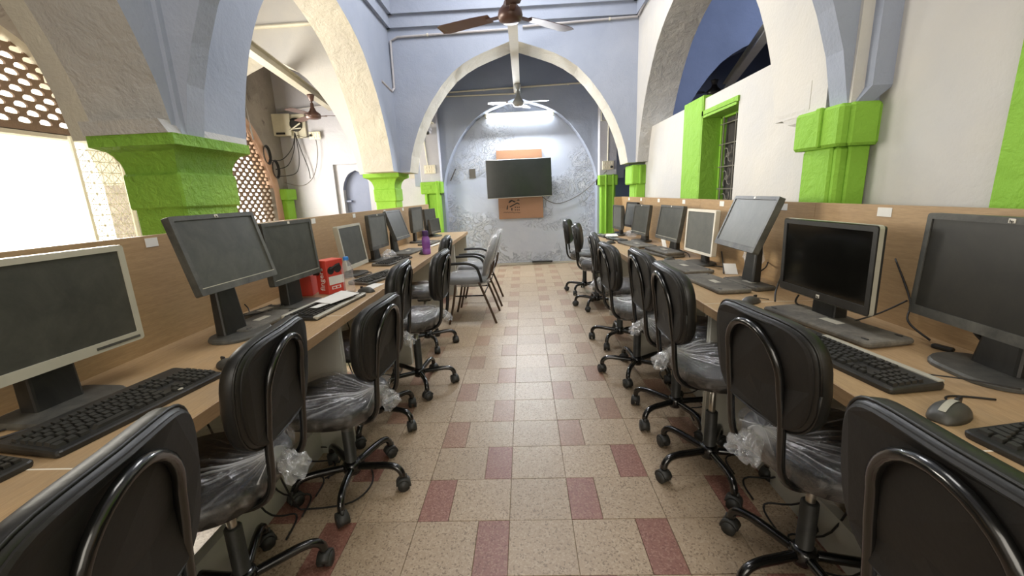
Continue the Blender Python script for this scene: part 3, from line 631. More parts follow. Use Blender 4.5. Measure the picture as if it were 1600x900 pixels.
# ------------------------------------------------------------ desks and partitions
XL, XR = -.91, .85; BLX, BRX = -1.50, 1.42
def desk(side, y0, y1, label, panels=True):
    front = XL if side < 0 else XR; back = BLX if side < 0 else BRX; s = side
    t = thing('computer_desk', label, 'desk', (front, y0, 0), 0, 'oak computer desks in the '+('left' if side < 0 else 'right')+' row')
    L = y1-y0; D = abs(back-front)
    X = lambda a, b: (min(s*a, s*b), max(s*a, s*b))
    mb = MB(); x0, x1 = X(0, D); mb.box(x0, x1, .0015, L-.0015, .705, .75, .002); 
    build(mb, 'worktop', 'desk', t)
    x0, x1 = X(-.0015, .0); build(MB().box(x0, x1, .002, L-.002, .707, .748), 'edge_band', 'deskedge', t)
    x0, x1 = X(.03, D-.02)
    build(MB().box(x0, x1, L-.02, L-.002, .0, .705), 'side_panel', 'panelgrey', t)
    build(MB().box(x0, x1, .002, .02, .0, .705), 'side_panel', 'panelgrey', t)
    x0, x1 = X(D-.06, D-.04); build(MB().box(x0, x1, .02, L-.02, .12, .705), 'modesty_panel', 'panelgrey', t)
    x0, x1 = X(.2, .24); build(MB().box(x0, x1, .02, L-.02, .0, .16), 'plinth', 'panelgrey', t)
    x0, x1 = X(0.0, D-.01); build(MB().box(x0, x1, -.0025, .0015, .715, .7508), 'joint_strip', 'trimwhite', t)
    return t
ORD = ['first', 'second', 'third', 'fourth', 'fifth', 'sixth']
JY = [-.39, .78, 1.95, 3.12, 4.29, 5.46, 6.63]
LD = ['nearest the viewer, under the front chair', 'under the big silver monitor and its keyboard', 'carrying the red boxes and water bottle', 'between the red boxes and the purple bottle', 'carrying the purple bottle', 'at the far end by the green pilaster']
RD = ['nearest the viewer, under the front chair', 'under the big black monitor and glossy monitor', 'under the tilted dusty monitor', 'under the row of dark monitors', 'at the far end by the green pilaster']
for i in range(6): desk(-1, JY[i], JY[i+1], 'left row oak desk, '+LD[i])
for i in range(5): desk(1, JY[i], JY[i+1], 'right row oak desk, '+RD[i])
def partition(side, ys, label):
    x = BLX if side < 0 else BRX
    t = thing('desk_partition', label, 'partition', (x, 0, 0))
    for a, b_ in zip(ys, ys[1:]):
        build(MB().box(*( (-.02, 0) if side < 0 else (0, .02)), a+.001, b_-.001, .70, 1.20), 'panel', 'part', t)
    return t
pl = partition(-1, [-.39, .78, 1.95, 3.64, 5.2, 6.63], 'low oak partition behind the left desks')
pr = partition(1, [-.39, 1.1, 2.1, 3.45, 5.0, 6.2], 'low oak partition behind the right desks')
build(MB().box(-.10, 0, 6.2, 6.22, .70, 1.20), 'end_panel', 'part', pr)
for y in (1.628, 2.945, 3.674, 4.5, 5.2): build(MB().box(0, .002, y-.028, y+.028, 1.155, 1.19), 'sticker', 'paper', pl)
for y in (1.70, 2.35, 3.075, 3.80, 4.50, 5.17, 5.76): build(MB().box(-.002, 0, y-.033, y+.033, 1.155, 1.19), 'sticker', 'paper', pr)

# ------------------------------------------------------------ monitors
MON = {"L1": [-1.3301, 1.0623, 1.0349, -0.08, -0.0027, 0.4997, 0.318], "L2": [-1.2339, 1.6937, 1.1237, -0.0742, 0.2432, 0.4336, 0.3069], "L3": [-1.2415, 2.1835, 1.0558, -0.0701, 0.0587, 0.4175, 0.3146], "L4": [-1.2928, 3.0897, 0.9718, -0.0121, 0.1154, 0.4041, 0.3196], "L5": [-1.3383, 3.8023, 1.02, -0.0559, 0.036, 0.391, 0.3105], "L6": [-1.2917, 4.2595, 1.0451, -0.0501, 0.3097, 0.4105, 0.3083], "L7": [-1.344, 5.2569, 1.0381, -0.0873, 0.0012, 0.3965, 0.3069], "L8": [-1.3673, 6.1135, 0.9934, -0.1718, 0.0634, 0.401, 0.2976], "L9": [-1.35, 6.3513, 0.7446, -0.1974, 0.0981, 0.3455, 0.2072], "R1": [1.2737, 1.132, 1.0258, 0.0585, 0.0289, 0.5001, 0.3271], "R2": [1.1727, 1.66, 0.9906, -0.0498, -0.024, 0.4713, 0.3102], "R3": [1.2036, 2.3357, 1.0988, 0.0345, 0.376, 0.468, 0.2966], "R4": [1.2463, 3.0182, 0.9855, -0.0752, 0.0436, 0.4102, 0.3124], "R5": [1.2325, 3.6207, 1.0069, -0.0695, 0.1602, 0.46, 0.2955], "R6": [1.2266, 4.4896, 0.9825, -0.1017, 0.123, 0.4186, 0.3119], "R7": [1.3144, 5.2608, 0.9936, -0.0633, 0.135, 0.4036, 0.3066], "R8": [1.2467, 5.6975, 0.9391, -0.0654, -0.0063, 0.4004, 0.3175]}
def text(body, size, mat, parent, loc, rot, name='lettering', ext=.0006):
    c = bpy.data.curves.new(name, 'FONT'); c.body = body; c.size = size; c.extrude = ext; c.align_x = 'CENTER'; c.align_y = 'CENTER'; c.resolution_u = 3
    tmp = bpy.data.objects.new(name, c); COL.objects.link(tmp); bpy.context.view_layer.update()
    m = bpy.data.meshes.new_from_object(tmp); m.materials.clear(); m.materials.append(M[mat]); bpy.data.objects.remove(tmp); bpy.data.curves.remove(c)
    return place(name, m, parent, loc, rot)
def monitor(key, label, style='dark', badge=False, stand='tower', row='left'):
    x, y, z, yaw, tilt, w_, h = MON[key]; s = -1 if key[0] == 'L' else 1
    fwd = Vector((s*math.cos(yaw), -math.sin(yaw), 0)); rz = math.atan2(-fwd.x, fwd.y)
    root = thing('monitor', label, 'monitor', (x, y, .7515), rz, 'monitors on the '+row+' desks')
    bez, scr, hous = {'dark': ('mon', 'screen', 'monblk'), 'silver': ('monsil', 'screen', 'monblk'), 'silverframe': ('monsil', 'screen', 'monsil'), 'darkscr': ('mon', 'screendark', 'monblk'), 'gloss': ('monblk', 'screengloss', 'monblk'), 'white': ('monwht', 'screen2', 'monblk'), 'grey': ('mon', 'screen2', 'monblk'), 'bottomsilver': ('monblk', 'screen2', 'monblk')}[style]
    H = thing('head', None, None, (0, 0, z-.7515)); H.parent = root; H.rotation_euler = (-tilt, 0, 0)
    for k in ('category',):
        if k in H: del H[k]
    bw = .018; bb = .03 if style != 'white' else .018; d = .028
    fr = MB(); fr.loft([[(a, -.0, b_) for a, b_ in rrect(w_, h, .008, 2)], [(a, d, b_) for a, b_ in rrect(w_, h, .008, 2)]][::-1], cap=False)
    out = rrect(w_, h, .008, 2); inn = rrect(w_-2*bw, h-bw-bb, .002, 2, 0, (bb-bw)/2)
    fr.loft([[(a, 0, b_) for a, b_ in out], [(a*.998, -.003, b_*.998) for a, b_ in out], [(a, -.003, b_) for a, b_ in inn], [(a, .003, b_) for a, b_ in inn]], cap=False)
    if style == 'gloss':
        fr2 = MB(); fr2.loft([[(a, -.001, b_) for a, b_ in rrect(w_+.008, h+.008, .012, 3)], [(a, d-.012, b_) for a, b_ in rrect(w_+.008, h+.008, .012, 3)]], cap=False); build(fr2, 'silver_rim', 'monsil', H)
    build(fr, 'bezel', bez, H)
    build(MB().box(-w_/2+bw*.9, w_/2-bw*.9, .001, .003, -h/2+bb*.9, h/2-bw*.9), 'screen', scr, H)
    bk = MB(); bk.loft([[(a, .004, b_) for a, b_ in rrect(w_*.99, h*.99, .01, 2)], [(a, d+.004, b_) for a, b_ in rrect(w_*.98, h*.98, .015, 2)], [(a, d+.03, b_) for a, b_ in rrect(w_*.72, h*.72, .03, 2)]]); build(bk, 'back_housing', hous, H)
    if badge:
        build(MB().box(-.009, .009, -.0045, -.003, h/2-.0155, h/2-.0035, .001), 'badge', 'monwht', H)
    if style in ('silver',): build(MB().box(w_*.2, w_*.47, -.0045, -.003, -h/2+.010, -h/2+.018), 'button_strip', 'mon', H)
    if style in ('dark', 'grey') : build(MB().box(-w_*.47, w_*.47, -.0042, -.003, -h/2+bb-.004, -h/2+bb-.001), 'bezel_line', 'monsil' if style=='dark' else 'mon', H)
    hz = z-.7515; zt = hz+.02; yb = .055+math.sin(tilt)*.02
    nk = MB()
    if stand == 'tower':
        nk.loft([[(a, yb+b_, .01) for a, b_ in rrect(.13, .05, .01, 2)], [(a, yb+.01+b_, hz*.55) for a, b_ in rrect(.105, .04, .01, 2)], [(a, yb+.0+b_, zt) for a, b_ in rrect(.085, .035, .01, 2)]])
        bs = rrect(.26, .19, .09, 6, 0, .02)
    elif stand == 'block':
        nk.loft([[(a, yb+b_, .01) for a, b_ in rrect(.12, .06, .008, 2)], [(a, yb+b_, zt) for a, b_ in rrect(.11, .05, .008, 2)]]); bs = rrect(.24, .20, .05, 4, 0, .02)
    else:
        nk.loft([[(a, yb+b_, .01) for a, b_ in rrect(.07, .04, .01, 2)], [(a, yb+b_, zt) for a, b_ in rrect(.06, .03, .01, 2)]]); bs = rrect(.24, .19, .09, 6, 0, .02)
    build(nk, 'stand_neck', 'monblk', root)
    b2 = MB(); b2.loft([[(a, b_, 0) for a, b_ in bs], [(a, b_, .008) for a, b_ in bs], [(a*.96, .02+(b_-.02)*.96, .015) for a, b_ in bs]]); build(b2, 'stand_base', 'mon', root)
    return root, H, h
m1 = monitor('L1', 'large silver framed monitor at the near left edge', 'silver', False, 'block')
r2_ = monitor('L2', 'tilted dark monitor on a tall neck, second on the left row', 'dark', True)
monitor('L3', 'upright dark monitor just left of the red boxes', 'dark', True, 'block')
monitor('L4', 'silver bordered monitor behind the water bottle', 'silverframe', False, 'thin')
monitor('L5', 'dark monitor with pale lower edge, between the silver one and the leaning one', 'grey', True)
monitor('L6', 'dark monitor leaning far back, left of the purple bottle', 'dark')
monitor('L7', 'dark narrow looking monitor behind the purple bottle', 'grey', False, 'thin')
monitor('L8', 'farthest upright monitor of the left row against the pilaster', 'dark')
rr = monitor('R1', 'large black widescreen monitor at the near right edge', 'darkscr', True)
gg = monitor('R2', 'glossy black monitor with a silver rim', 'gloss', False, 'block')
monitor('R3', 'big dusty grey monitor tilted far back on a tall black neck', 'grey', True)
monitor('R4', 'white framed monitor in the right row', 'white', False, 'thin')
monitor('R5', 'dark monitor just beyond the white framed one', 'dark', True)
monitor('R6', 'dark monitor third from the far end of the right row', 'dark', True)
monitor('R7', 'monitor with silver lower edge half hidden behind its neighbour', 'bottomsilver', False, 'thin')
MON['R8'] = [1.141, 5.21, .97, -.064, 0, .366, .29]
monitor('R8', 'small grey monitor beside the right green pilaster', 'grey', False, 'thin')
MON['L9'] = [-1.28, 5.98, .90, -.2, .1, .34, .21]
monitor('L9', 'small low dark screen in front of the farthest left monitor', 'dark', False, 'thin')
bdg = build(MB().box(-.009, .009, -.0045, -.003, -gg[2]/2+.006, -gg[2]/2+.02, .001), 'badge', 'monwht', gg[1])
for H_, z_, h_ in ((rr[1], rr[2]/2-.0105, 0), (r2_[1], r2_[2]/2-.0105, 0), (gg[1], -gg[2]/2+.012, 0)):
    text('hp', .011, 'ink', H_, (0, -.0048, z_), (PI/2, 0, 0), 'badge_lettering')

# ------------------------------------------------------------ keyboards, mice, papers, bottles
KZ = .7505
def keyrows(w_, d):
    """(x, y, kx, ky) of keys: five rows plus function row, main block, navigation block, number pad"""
    ks = []; p = w_/23.6; x0 = -w_/2+.45*p; rows = [(2.35, 15), (1.15, 15), (.15, 14), (-.85, 13), (-1.85, 12), (-2.85, 8)]
    pd = d/7.4
    for r, (yy, n) in enumerate(rows):
        y = yy*pd
        if r == 5: wd = [1.3, 1.2, 1.2, 5.6, 1.2, 1.2, 1.2, 1.3]
        else: wd = {15: [1]*14+[1], 14: [1.5]+[1]*12+[1.5], 13: [1.8]+[1]*11+[1.2], 12: [2.2]+[1]*10+[1.8]}[n]
        sm = 15.0/sum(wd); x = x0
        for q in wd: ks.append((x+q*sm*p/2, y, q*sm*p*.84, pd*.80)); x += q*sm*p
        for j in range(3):
            if r in (0, 1, 2) or (r == 4 and j == 1) or r == 5: ks.append((x0+(15.9+j)*p, y, p*.84, pd*.80))
        if r > 0:
            for j in range(4): ks.append((x0+(19.3+j)*p, y, p*.84, pd*.80))
    return ks
def kb_body(w_, d, h=.022, mat='kbd', strip=None):
    mb = MB(); o = rrect(w_, d, .012, 3)
    mb.loft([[(a*.99, b_*.98, 0) for a, b_ in o], [(a, b_, .006) for a, b_ in o], [(a, b_, h*.55+.004*(b_/d+.5)) for a, b_ in o], [(a*.985, b_*.97, h*.72+.008*(b_/d+.5)) for a, b_ in o]])
    return mb
def key_mesh(kx, ky, mat='key'):
    mb = MB(); mb.loft([[(-kx/2, -ky/2, 0), (kx/2, -ky/2, 0), (kx/2, ky/2, 0), (-kx/2, ky/2, 0)], [(-kx*.40, -ky*.38, .008), (kx*.40, -ky*.38, .008), (kx*.40, ky*.42, .009), (-kx*.40, ky*.42, .009)]])
    return mb.mesh('key', mat)
KM = {}
def keyboard(label, cx, cy, ang, w_=.45, d=.155, single=False, mat='kbd', kmat='key', strip=None, group='keyboards'):
    """ang: world direction (degrees) of the keyboard's away-from-user side is ang+90"""
    t = thing('keyboard', label, 'keyboard', (cx, cy, KZ), math.radians(ang), group)
    build(kb_body(w_, d), 'body', mat, t)
    off = d*.06
    D = d*.86; zf = lambda y: .0165+.008*(y/d+.5)
    allk = MB()
    for x, y, kx, ky in keyrows(w_*.985, D):
        y += off*0-.004
        if single:
            k = (round(kx, 4), round(ky, 4), kmat)
            if k not in KM: KM[k] = key_mesh(kx, ky, kmat)
            place('key', KM[k], t, (x, y, zf(y)-.001), (math.radians(3), 0, 0))
        else: allk.box(x-kx*.42, x+kx*.42, y-ky*.42, y+ky*.42, zf(y)-.001, zf(y)+.007)
    if not single: tag(build(allk, 'keys', kmat, t), kind='stuff')
    if strip:
        build(MB().box(-w_*.30, w_*.49, d*.36, d*.48, zf(d*.4)-.004, zf(d*.4)+.003, .001), 'top_strip', strip, t)
    return t
kb1 = keyboard('long black keyboard on the near left desk in front of the silver monitor', -1.150, 1.052, 80.4, .45, .20, True)
build(MB().lathe([(.007, 0), (.007, .002), (.003, .0025)], 12), 'round_badge', 'monsil', kb1, (.09, -.082, .019))
build(MB().box(.085, .098, -.066, -.060, .018, .021), 'logo_mark', 'monwht', kb1)
keyboard('corner of a black keyboard at the near left edge of the desk', -1.23, .60, 82, .42, .17, False)
kb2 = keyboard('black keyboard with a grey strip on the near right desk', .988, 1.262, -82.7, .47, .16, True, 'kbd', 'key', 'monsil')
kb3 = keyboard('black keyboard partly out of frame at the near right edge', 1.035, .62, -84, .45, .16, True)
k3 = keyboard('black keyboard with a silver wrist strip and white papers on it', -1.07, 2.13, 84, .50, .19, False, 'kbd', 'key', None)
build(MB().box(-.25, .25, -.095, -.07, .004, .02, .004), 'wrist_strip', 'monsil', k3); build(MB().box(-.25, .1, .075, .095, .004, .026, .004), 'top_strip', 'monsil', k3)
keyboard('dusty black keyboard beside the water bottle', -1.06, 2.90, 74, .46, .17, False, 'kbddust', 'key')
keyboard('dusty black keyboard below the leaning monitor on the left row', -1.19, 3.66, 80, .46, .17, False, 'kbddust', 'key')
def flipped(label, cx, cy, ang, w_=.46, d=.18, z=0, tilt=0, mat='kbddust'):
    t = thing('keyboard', label, 'keyboard', (cx, cy, KZ+z), math.radians(ang), 'keyboards lying face down')
    mb = MB(); o = rrect(w_, d, .018, 3)
    mb.loft([[(a*.97, b_*.95, 0) for a, b_ in o], [(a, b_, .008) for a, b_ in o], [(a, b_, .016) for a, b_ in o], [(a*.985, b_*.97, .021) for a, b_ in o], [(a*.95, b_*.9, .0225) for a, b_ in o]])
    b0 = build(mb, 'underside', mat, t)
    for sx in (-1, 1):
        for sy in (-1, 1): build(MB().box(-.012, .012, -.004, .004, 0, .003, .001), 'rubber_foot', 'monblk', t, (sx*w_*.42, sy*d*.36, .0222))
    build(MB().box(-.05, .03, -.018, .018, 0, .0008), 'label_sticker', 'monsil', t, (.02, 0, .0226))
    t.rotation_euler = (tilt, 0, math.radians(ang)); return t
flipped('dusty face down keyboard below the glossy monitor', 1.172, 1.58, -80, .485, .185)
flipped('face down keyboard below the tilted dusty monitor, nearer the desk edge', 1.065, 2.345, -86, .46, .18)
flipped('dusty face down keyboard beside the neck of the tilted monitor', 1.235, 2.30, -82, .30, .12)
flipped('face down keyboard below the white framed monitor', 1.095, 2.885, -84, .48, .19)
flipped('face down keyboard pair member lower in the pile beyond the white monitor', 1.15, 3.54, -78, .46, .18)
flipped('face down keyboard resting on top of the pile beyond the white monitor', 1.165, 3.52, -82, .42, .16, .0236)
flipped('face down dusty keyboard near the far end of the right row', 1.11, 4.18, -80, .50, .2)
flipped('dark face down keyboard in front of the small far monitor', 1.02, 4.66, -75, .36, .10, mat='kbd')
flipped('dark keyboard at the far right desk end under a white sheet', .95, 5.12, -80, .34, .10, mat='kbd')
flipped('light grey dusty keyboard below the purple bottle side monitors', -1.22, 4.26, 82, .46, .2)
flipped('dusty flat keyboard behind the purple bottle', -1.17, 5.05, 84, .42, .16)
flipped('grey keyboard lying beneath the neck of the tilted left monitor', -1.27, 1.86, 84, .34, .16)
flipped('black keyboard corner lying on the joint at the far left edge', -1.36, 2.03, 80, .2, .1, .0)
def mouse(label, x, y, ang, s=1.0, two=False):
    t = thing('mouse', label, 'mouse', (x, y, KZ), math.radians(ang), 'computer mice'); mb = MB(); rings = []
    for k in range(9):
        u = k/8; yy = -.055+.11*u; wd = .031*math.sin(PI*min(1, max(.0, .08+.84*u)))**.5; ht = .036*(math.sin(PI*(.10+.80*u))**.7)*(1-.2*u)
        rings.append([(wd*math.cos(a), yy, max(0, ht*math.sin(a))) for a in [PI*j/10 for j in range(11)]])
    mb.loft(rings); b0 = build(mb, 'shell', 'mon' if not two else 'monblk', t, smooth=True); t.scale = (s, s, s)
    build(MB().box(-.004, .004, .022, .042, .018, .0335, .002), 'wheel', 'cable', t)
    mb = MB(); n = 6
    mb.loft([[(-.005, -.02+.05*k/n, .0365-.0004*k*k) for k in range(n+1)], [(.005, -.02+.05*k/n, .0365-.0004*k*k) for k in range(n+1)]], cap=False, closed=False); return t
m_ = mouse('black mouse beside the near left keyboard', -1.055, 1.335, 62, 1.0)
mr = mouse('black mouse with grey stripe on the near right desk', .985, .915, -62, 1.12)
mb = MB(); n = 8
mb.loft([[(x, -.045+.075*k/n, .0372*math.sin(PI*(.10+.80*(-.045+.075*k/n+.055)/.11))**.7*(1-.2*(-.045+.075*k/n+.055)/.11)+.0006) for k in range(n+1)] for x in (-.006, .006)], cap=False, closed=False); build(mb, 'grey_stripe', 'monsil', mr)
mouse('black mouse before the tilted dusty monitor', 1.065, 1.945, -60)
mouse('dark mouse against the keyboard beyond the white framed monitor', 1.10, 3.18, -60)
mouse('dark mouse at the edge of the far right desk', .90, 4.40, -70)
mouse('dark mouse behind the wrist strip keyboard on the left', -.99, 2.47, 70)
mouse('small dark mouse at the foot of the purple bottle', -1.03, 4.12, 40)
t = thing('cable_clip', 'small black adapter lying under the big right monitor', 'adapter', (1.345, 1.31, KZ), math.radians(-70))
build(MB().box(-.028, .028, -.010, .010, 0, .014, .004), 'body', 'monblk', t)
def paper(name, label, pts, z, mat='paper', lift=()):
    mb = MB(); mb.loft([[(x, y, z+(lift[i] if lift else 0)) for i, (x, y) in enumerate(pts)], [(x, y, z+.0012+(lift[i] if lift else 0)) for i, (x, y) in enumerate(pts)]]); return tag(build(mb, name, mat), label, 'paper')
paper('paper_sheet', 'folded white paper on the keyboard with the wrist strip', [(-1.12, 2.09), (-1.02, 2.06), (-.95, 2.27), (-1.07, 2.31)], .784, lift=(.006, .0, .004, .014))
paper('paper_sheet', 'second white paper under the folded one', [(-1.10, 2.00), (-1.06, 1.99), (-.99, 2.2), (-1.05, 2.22)], .782)
paper('paper_sheet', 'white papers at the foot of the water bottle', [(-1.06, 2.42), (-1.0, 2.36), (-.95, 2.70), (-1.04, 2.72)], .7515)
paper('paper_sheet', 'dusty white sheet on the far right desk end', [(.93, 4.86), (1.08, 4.84), (1.12, 5.12), (1.0, 5.14)], .776)
paper('paper_scrap', 'small white scrap behind the pile of face down keyboards', [(1.24, 3.58), (1.30, 3.50), (1.34, 3.62), (1.28, 3.66)], .7515, lift=(0, .01, .03, .0))
paper('paper_scrap', 'pink paper scrap near the desk edge on the right', [(.90, 3.42), (.925, 3.40), (.93, 3.46), (.905, 3.47)], .7515, 'redlight')
paper('paper_scrap', 'pale card under the white framed monitor', [(1.26, 2.62), (1.33, 2.60), (1.36, 2.70), (1.29, 2.72)], .7515, lift=(0, 0, .05, .05))
paper('paper_scrap', 'white scrap stuck between the far dark monitors', [(1.30, 3.95), (1.33, 3.93), (1.34, 4.03), (1.31, 4.05)], .7515, lift=(.0, .0, .09, .08))
paper('paper_scrap', 'folded white slip beside the farthest left monitors', [(-1.12, 4.75), (-1.07, 4.72), (-.99, 4.92), (-1.03, 4.95)], .7515, lift=(0, 0, .02, .02))
# red headset cartons
def carton(label, x, y, rz, w_, d, h, big):
    t = thing('headset_box', label, 'box', (x, y, KZ), math.radians(rz), 'red headset cartons')
    build(MB().box(-w_/2, w_/2, -d/2, d/2, 0, h, .002), 'carton', 'red', t)
    build(MB().box(-w_/2+.002, w_/2-.002, -d/2+.002, d/2-.002, h, h+.0015), 'lid', 'redlight', t)
    f = -d/2-.0008   # front (-y) face
    if big:
        build(MB().box(-w_*.42, w_*.46, f, f+.001, h*.27, h*.52), 'white_label', 'paper', t)
        build(MB().box(-w_*.30, w_*.22, f, f+.001, h*.13, h*.22), 'logo_box', 'paper', t)
        for a in (-.18, .06): build(MB().box(w_*a-.01, w_*a+.012, f-.0006, f, h*.15, h*.20), 'logo_mark', 'red', t)
        hb_ = MB()
        for cx, cz, rad in ((-.034, .70, .024), (.018, .74, .028)): hb_.tube([(cx*1.0, f+.0005, h*cz), (cx, f-.0012, h*cz)], rad, 14)
        hb_.tube([(-.04, f-.0005, h*.74), (-.01, f-.0005, h*.80), (.035, f-.0005, h*.86)], .006, 6); build(hb_, 'headset_print', 'ink', t)
        text('fingers', h*.26, 'paper', t, (-w_/2-.0015, 0, h*.45), (0, -PI/2, 0), 'lettering')
    else:
        build(MB().box(-w_*.46, w_*.0, f, f+.001, h*.62, h*.95), 'white_label', 'paper', t); build(MB().box(-w_*.42, -w_*.1, f, f+.001, h*.42, h*.58), 'logo_box', 'paper', t)
    return t
carton('tall red headset carton with white lettering beside the water bottle', -1.215, 2.50, 66, .13, .095, .205, True)
carton('low red headset carton behind the upright dark monitor', -1.375, 2.46, 10, .14, .12, .12, False)
hs = thing('headset', 'tangled black headset lying on the low red carton', 'headset', (-1.33, 2.44, KZ+.122))
build(MB().tube(spline([(-.06, 0, .015), (-.05, .01, .05), (0, .01, .065), (.05, .0, .05), (.06, 0, .015)]), .007, 6), 'headband', 'black', hs, smooth=True)
for s in (-1, 1): build(MB().tube([(s*.05, -.01, .022), (s*.075, -.01, .022)], .024, 12), 'ear_cushion', 'black', hs)
bt = thing('water_bottle', 'clear plastic water bottle with a blue cap', 'bottle', (-1.105, 2.50, KZ))
pr_ = [(.0, 0), (.030, 0), (.034, .006)]
for k in range(9): z = .015+k*.0125; pr_ += [(.034, z), (.0315, z+.005), (.034, z+.010)]
pr_ += [(.034, .135), (.033, .15), (.026, .175), (.015, .192), (.0135, .20)]
build(MB().lathe(pr_, 20), 'bottle_body', 'bottle', bt, smooth=True); build(MB().lathe([(0, .198), (.016, .198), (.016, .216), (.012, .219), (0, .219)], 16), 'cap', 'bluecap', bt)
bt = thing('water_bottle', 'purple translucent water bottle on the left desk', 'bottle', (-.985, 4.10, KZ))
build(MB().lathe([(.0, 0), (.036, 0), (.040, .008), (.040, .05), (.036, .056), (.036, .062), (.040, .068), (.041, .13), (.038, .155), (.026, .18), (.024, .19), (0, .19)], 20), 'bottle_body', 'purple', bt, smooth=True)
build(MB().lathe([(0, .185), (.030, .185), (.030, .225), (.026, .235), (0, .235)], 18), 'cap', 'purplecap', bt)
def crumple(name, label, loc, r, sq, seed, mat='filmgrey', cat='plastic bag'):
    mb = MB(); n, m = 18, 12; rings = []
    for j in range(1, m):
        th = PI*j/m; ring = []
        for i in range(n):
            a = 2*PI*i/n; d = Vector((math.sin(th)*math.cos(a), math.sin(th)*math.sin(a), math.cos(th)))
            k = r*(1+.45*noise.noise(d*2.5+Vector((seed, 0, 0)))+.22*noise.noise(d*6+Vector((seed, 3, 0))))
            ring.append((d.x*k*sq[0], d.y*k*sq[1], max(.001-loc[2]*0, 0) if False else d.z*k*sq[2]))
        rings.append(ring)
    mb.loft(rings); return tag(build(mb, name, mat, None, loc, smooth=False), label, cat)
crumple('plastic_bag', 'cloudy plastic bag hanging under the tilted dusty monitor', (1.37, 2.52, .90), .09, (.45, .8, 1.3), 1)
crumple('plastic_bag', 'crumpled plastic wrap beside the far right monitors', (1.22, 4.80, .80), .08, (.8, 1.0, .5), 5)
crumple('plastic_bag', 'crumpled plastic wrap below the dark monitor with the pale edge', (-1.24, 3.72, .81), .07, (.8, 1.1, .6), 9)
# desk cables
CB = [('thin black cable curling from the near left keyboard', [(-1.21, 1.09, .77), (-1.235, 1.13, .755), (-1.30, 1.06, .754), (-1.39, .93, .754), (-1.45, .75, .754)], .0025),
 ('thin cable joining the left mouse to the keyboard side', [(-1.085, 1.29, .76), (-1.16, 1.22, .754), (-1.22, 1.21, .754)], .002),
 ('black cable hanging behind the silver monitor', [(-1.44, 1.30, .98), (-1.47, 1.22, .86), (-1.45, 1.14, .76)], .004),
 ('thick black cable snaking below the silver monitor', [(-1.29, .98, .755), (-1.36, .86, .757), (-1.45, .78, .757), (-1.38, .62, .757)], .004),
 ('cable looping behind the tilted left monitor', [(-1.47, 1.95, .98), (-1.47, 1.95, .80), (-1.42, 1.99, .757), (-1.46, 2.06, .77), (-1.47, 2.05, .80)], .003),
 ('cable loop on the dust near the upright dark monitor', [(-1.40, 1.90, .775), (-1.33, 1.96, .776), (-1.35, 2.08, .757), (-1.44, 2.12, .757)], .003),
 ('knotted cable on the desk below the silver bordered monitor', [(-1.24, 2.92, .757), (-1.18, 2.86, .77), (-1.14, 2.98, .775), (-1.2, 3.06, .77), (-1.26, 2.96, .757)], .004),
 ('cable from the right mouse running under the round base', [(1.03, .965, .757), (1.06, 1.0, .753), (1.10, 1.0, .753), (1.16, .98, .753)], .0025),
 ('thick monitor cable drooping from the big right monitor', [(1.33, 1.24, .90), (1.34, 1.22, .84), (1.36, 1.17, .80), (1.37, 1.10, .79)], .006),
 ('thin cable crossing the round base of the big right monitor', [(1.10, 1.10, .768), (1.17, 1.06, .769), (1.24, 1.0, .769)], .002),
 ('twisted cables behind the glossy monitor', [(1.42, 1.62, 1.0), (1.41, 1.52, .86), (1.36, 1.46, .80), (1.37, 1.38, .757)], .0035),
 ('cable running left under the glossy monitor', [(1.40, 1.52, .86), (1.32, 1.55, .80), (1.24, 1.60, .757), (1.20, 1.70, .757)], .003),
 ('short plug cable below the left corner of the glossy monitor', [(1.19, 1.80, .82), (1.19, 1.81, .78), (1.23, 1.76, .757), (1.3, 1.75, .757)], .004),
 ('pair of cables rising beside the tilted monitor neck', [(1.40, 2.25, .95), (1.30, 2.1, .88), (1.20, 1.98, .80), (1.17, 1.93, .757)], .004),
 ('mouse cable at the foot of the tilted monitor neck', [(1.09, 1.98, .757), (1.13, 2.02, .754), (1.17, 1.98, .754)], .002),
 ('black cable stretched from the plastic bag to the neck', [(1.42, 2.45, .85), (1.36, 2.36, .84), (1.3, 2.3, .83)], .004),
 ('crossed black cables below the white framed monitor', [(1.34, 2.86, .86), (1.30, 2.74, .79), (1.25, 2.62, .757)], .004),
 ('cable falling from the white framed monitor', [(1.28, 2.98, .83), (1.28, 2.96, .78), (1.31, 2.92, .757), (1.35, 2.84, .757)], .004),
 ('cable below the dark monitor beyond the white one', [(1.30, 3.64, .86), (1.30, 3.58, .79), (1.36, 3.5, .757), (1.3, 3.3, .757)], .004)]
for lab, pts, r in CB: cable('cable', pts, r, 'cable', lab)
for i, (sx, y0, y1) in enumerate(((-1, 1.3, 1.9), (-1, 2.2, 3.0), (1, 1.0, 1.8), (1, 2.1, 3.0))):
    X = XL-.05 if sx < 0 else XR+.05
    mb = MB()
    for k in range(5):
        y = y0+(y1-y0)*k/5
        mb.tube(spline([(X+sx*.22, y, .70), (X+sx*.2, y+.04, .45), (X+sx*(.12+.02*k), y+.1, .1), (X+sx*.05, y+.18, .012), (X+sx*.02, y+.05, .012)]), .004, 5)
    tag(build(mb, 'cable_bundle', 'cable', smooth=True), ['black cables under the left desk behind the second chair', 'black cables under the left desk behind the fourth chair', 'black cables under the right desk by the second chair', 'black cables under the right desk by the fourth chair'][i], 'cables')
cable('floor_cable', [(-1.05, 1.45, .3), (-1.02, 1.5, .05), (-.98, 1.52, .006), (-.80, 1.56, .006), (-.76, 1.70, .006), (-.86, 1.84, .006), (-1.0, 1.72, .006)], .004, 'cable', 'black cable looping on the floor under the chair with the low back, left row')

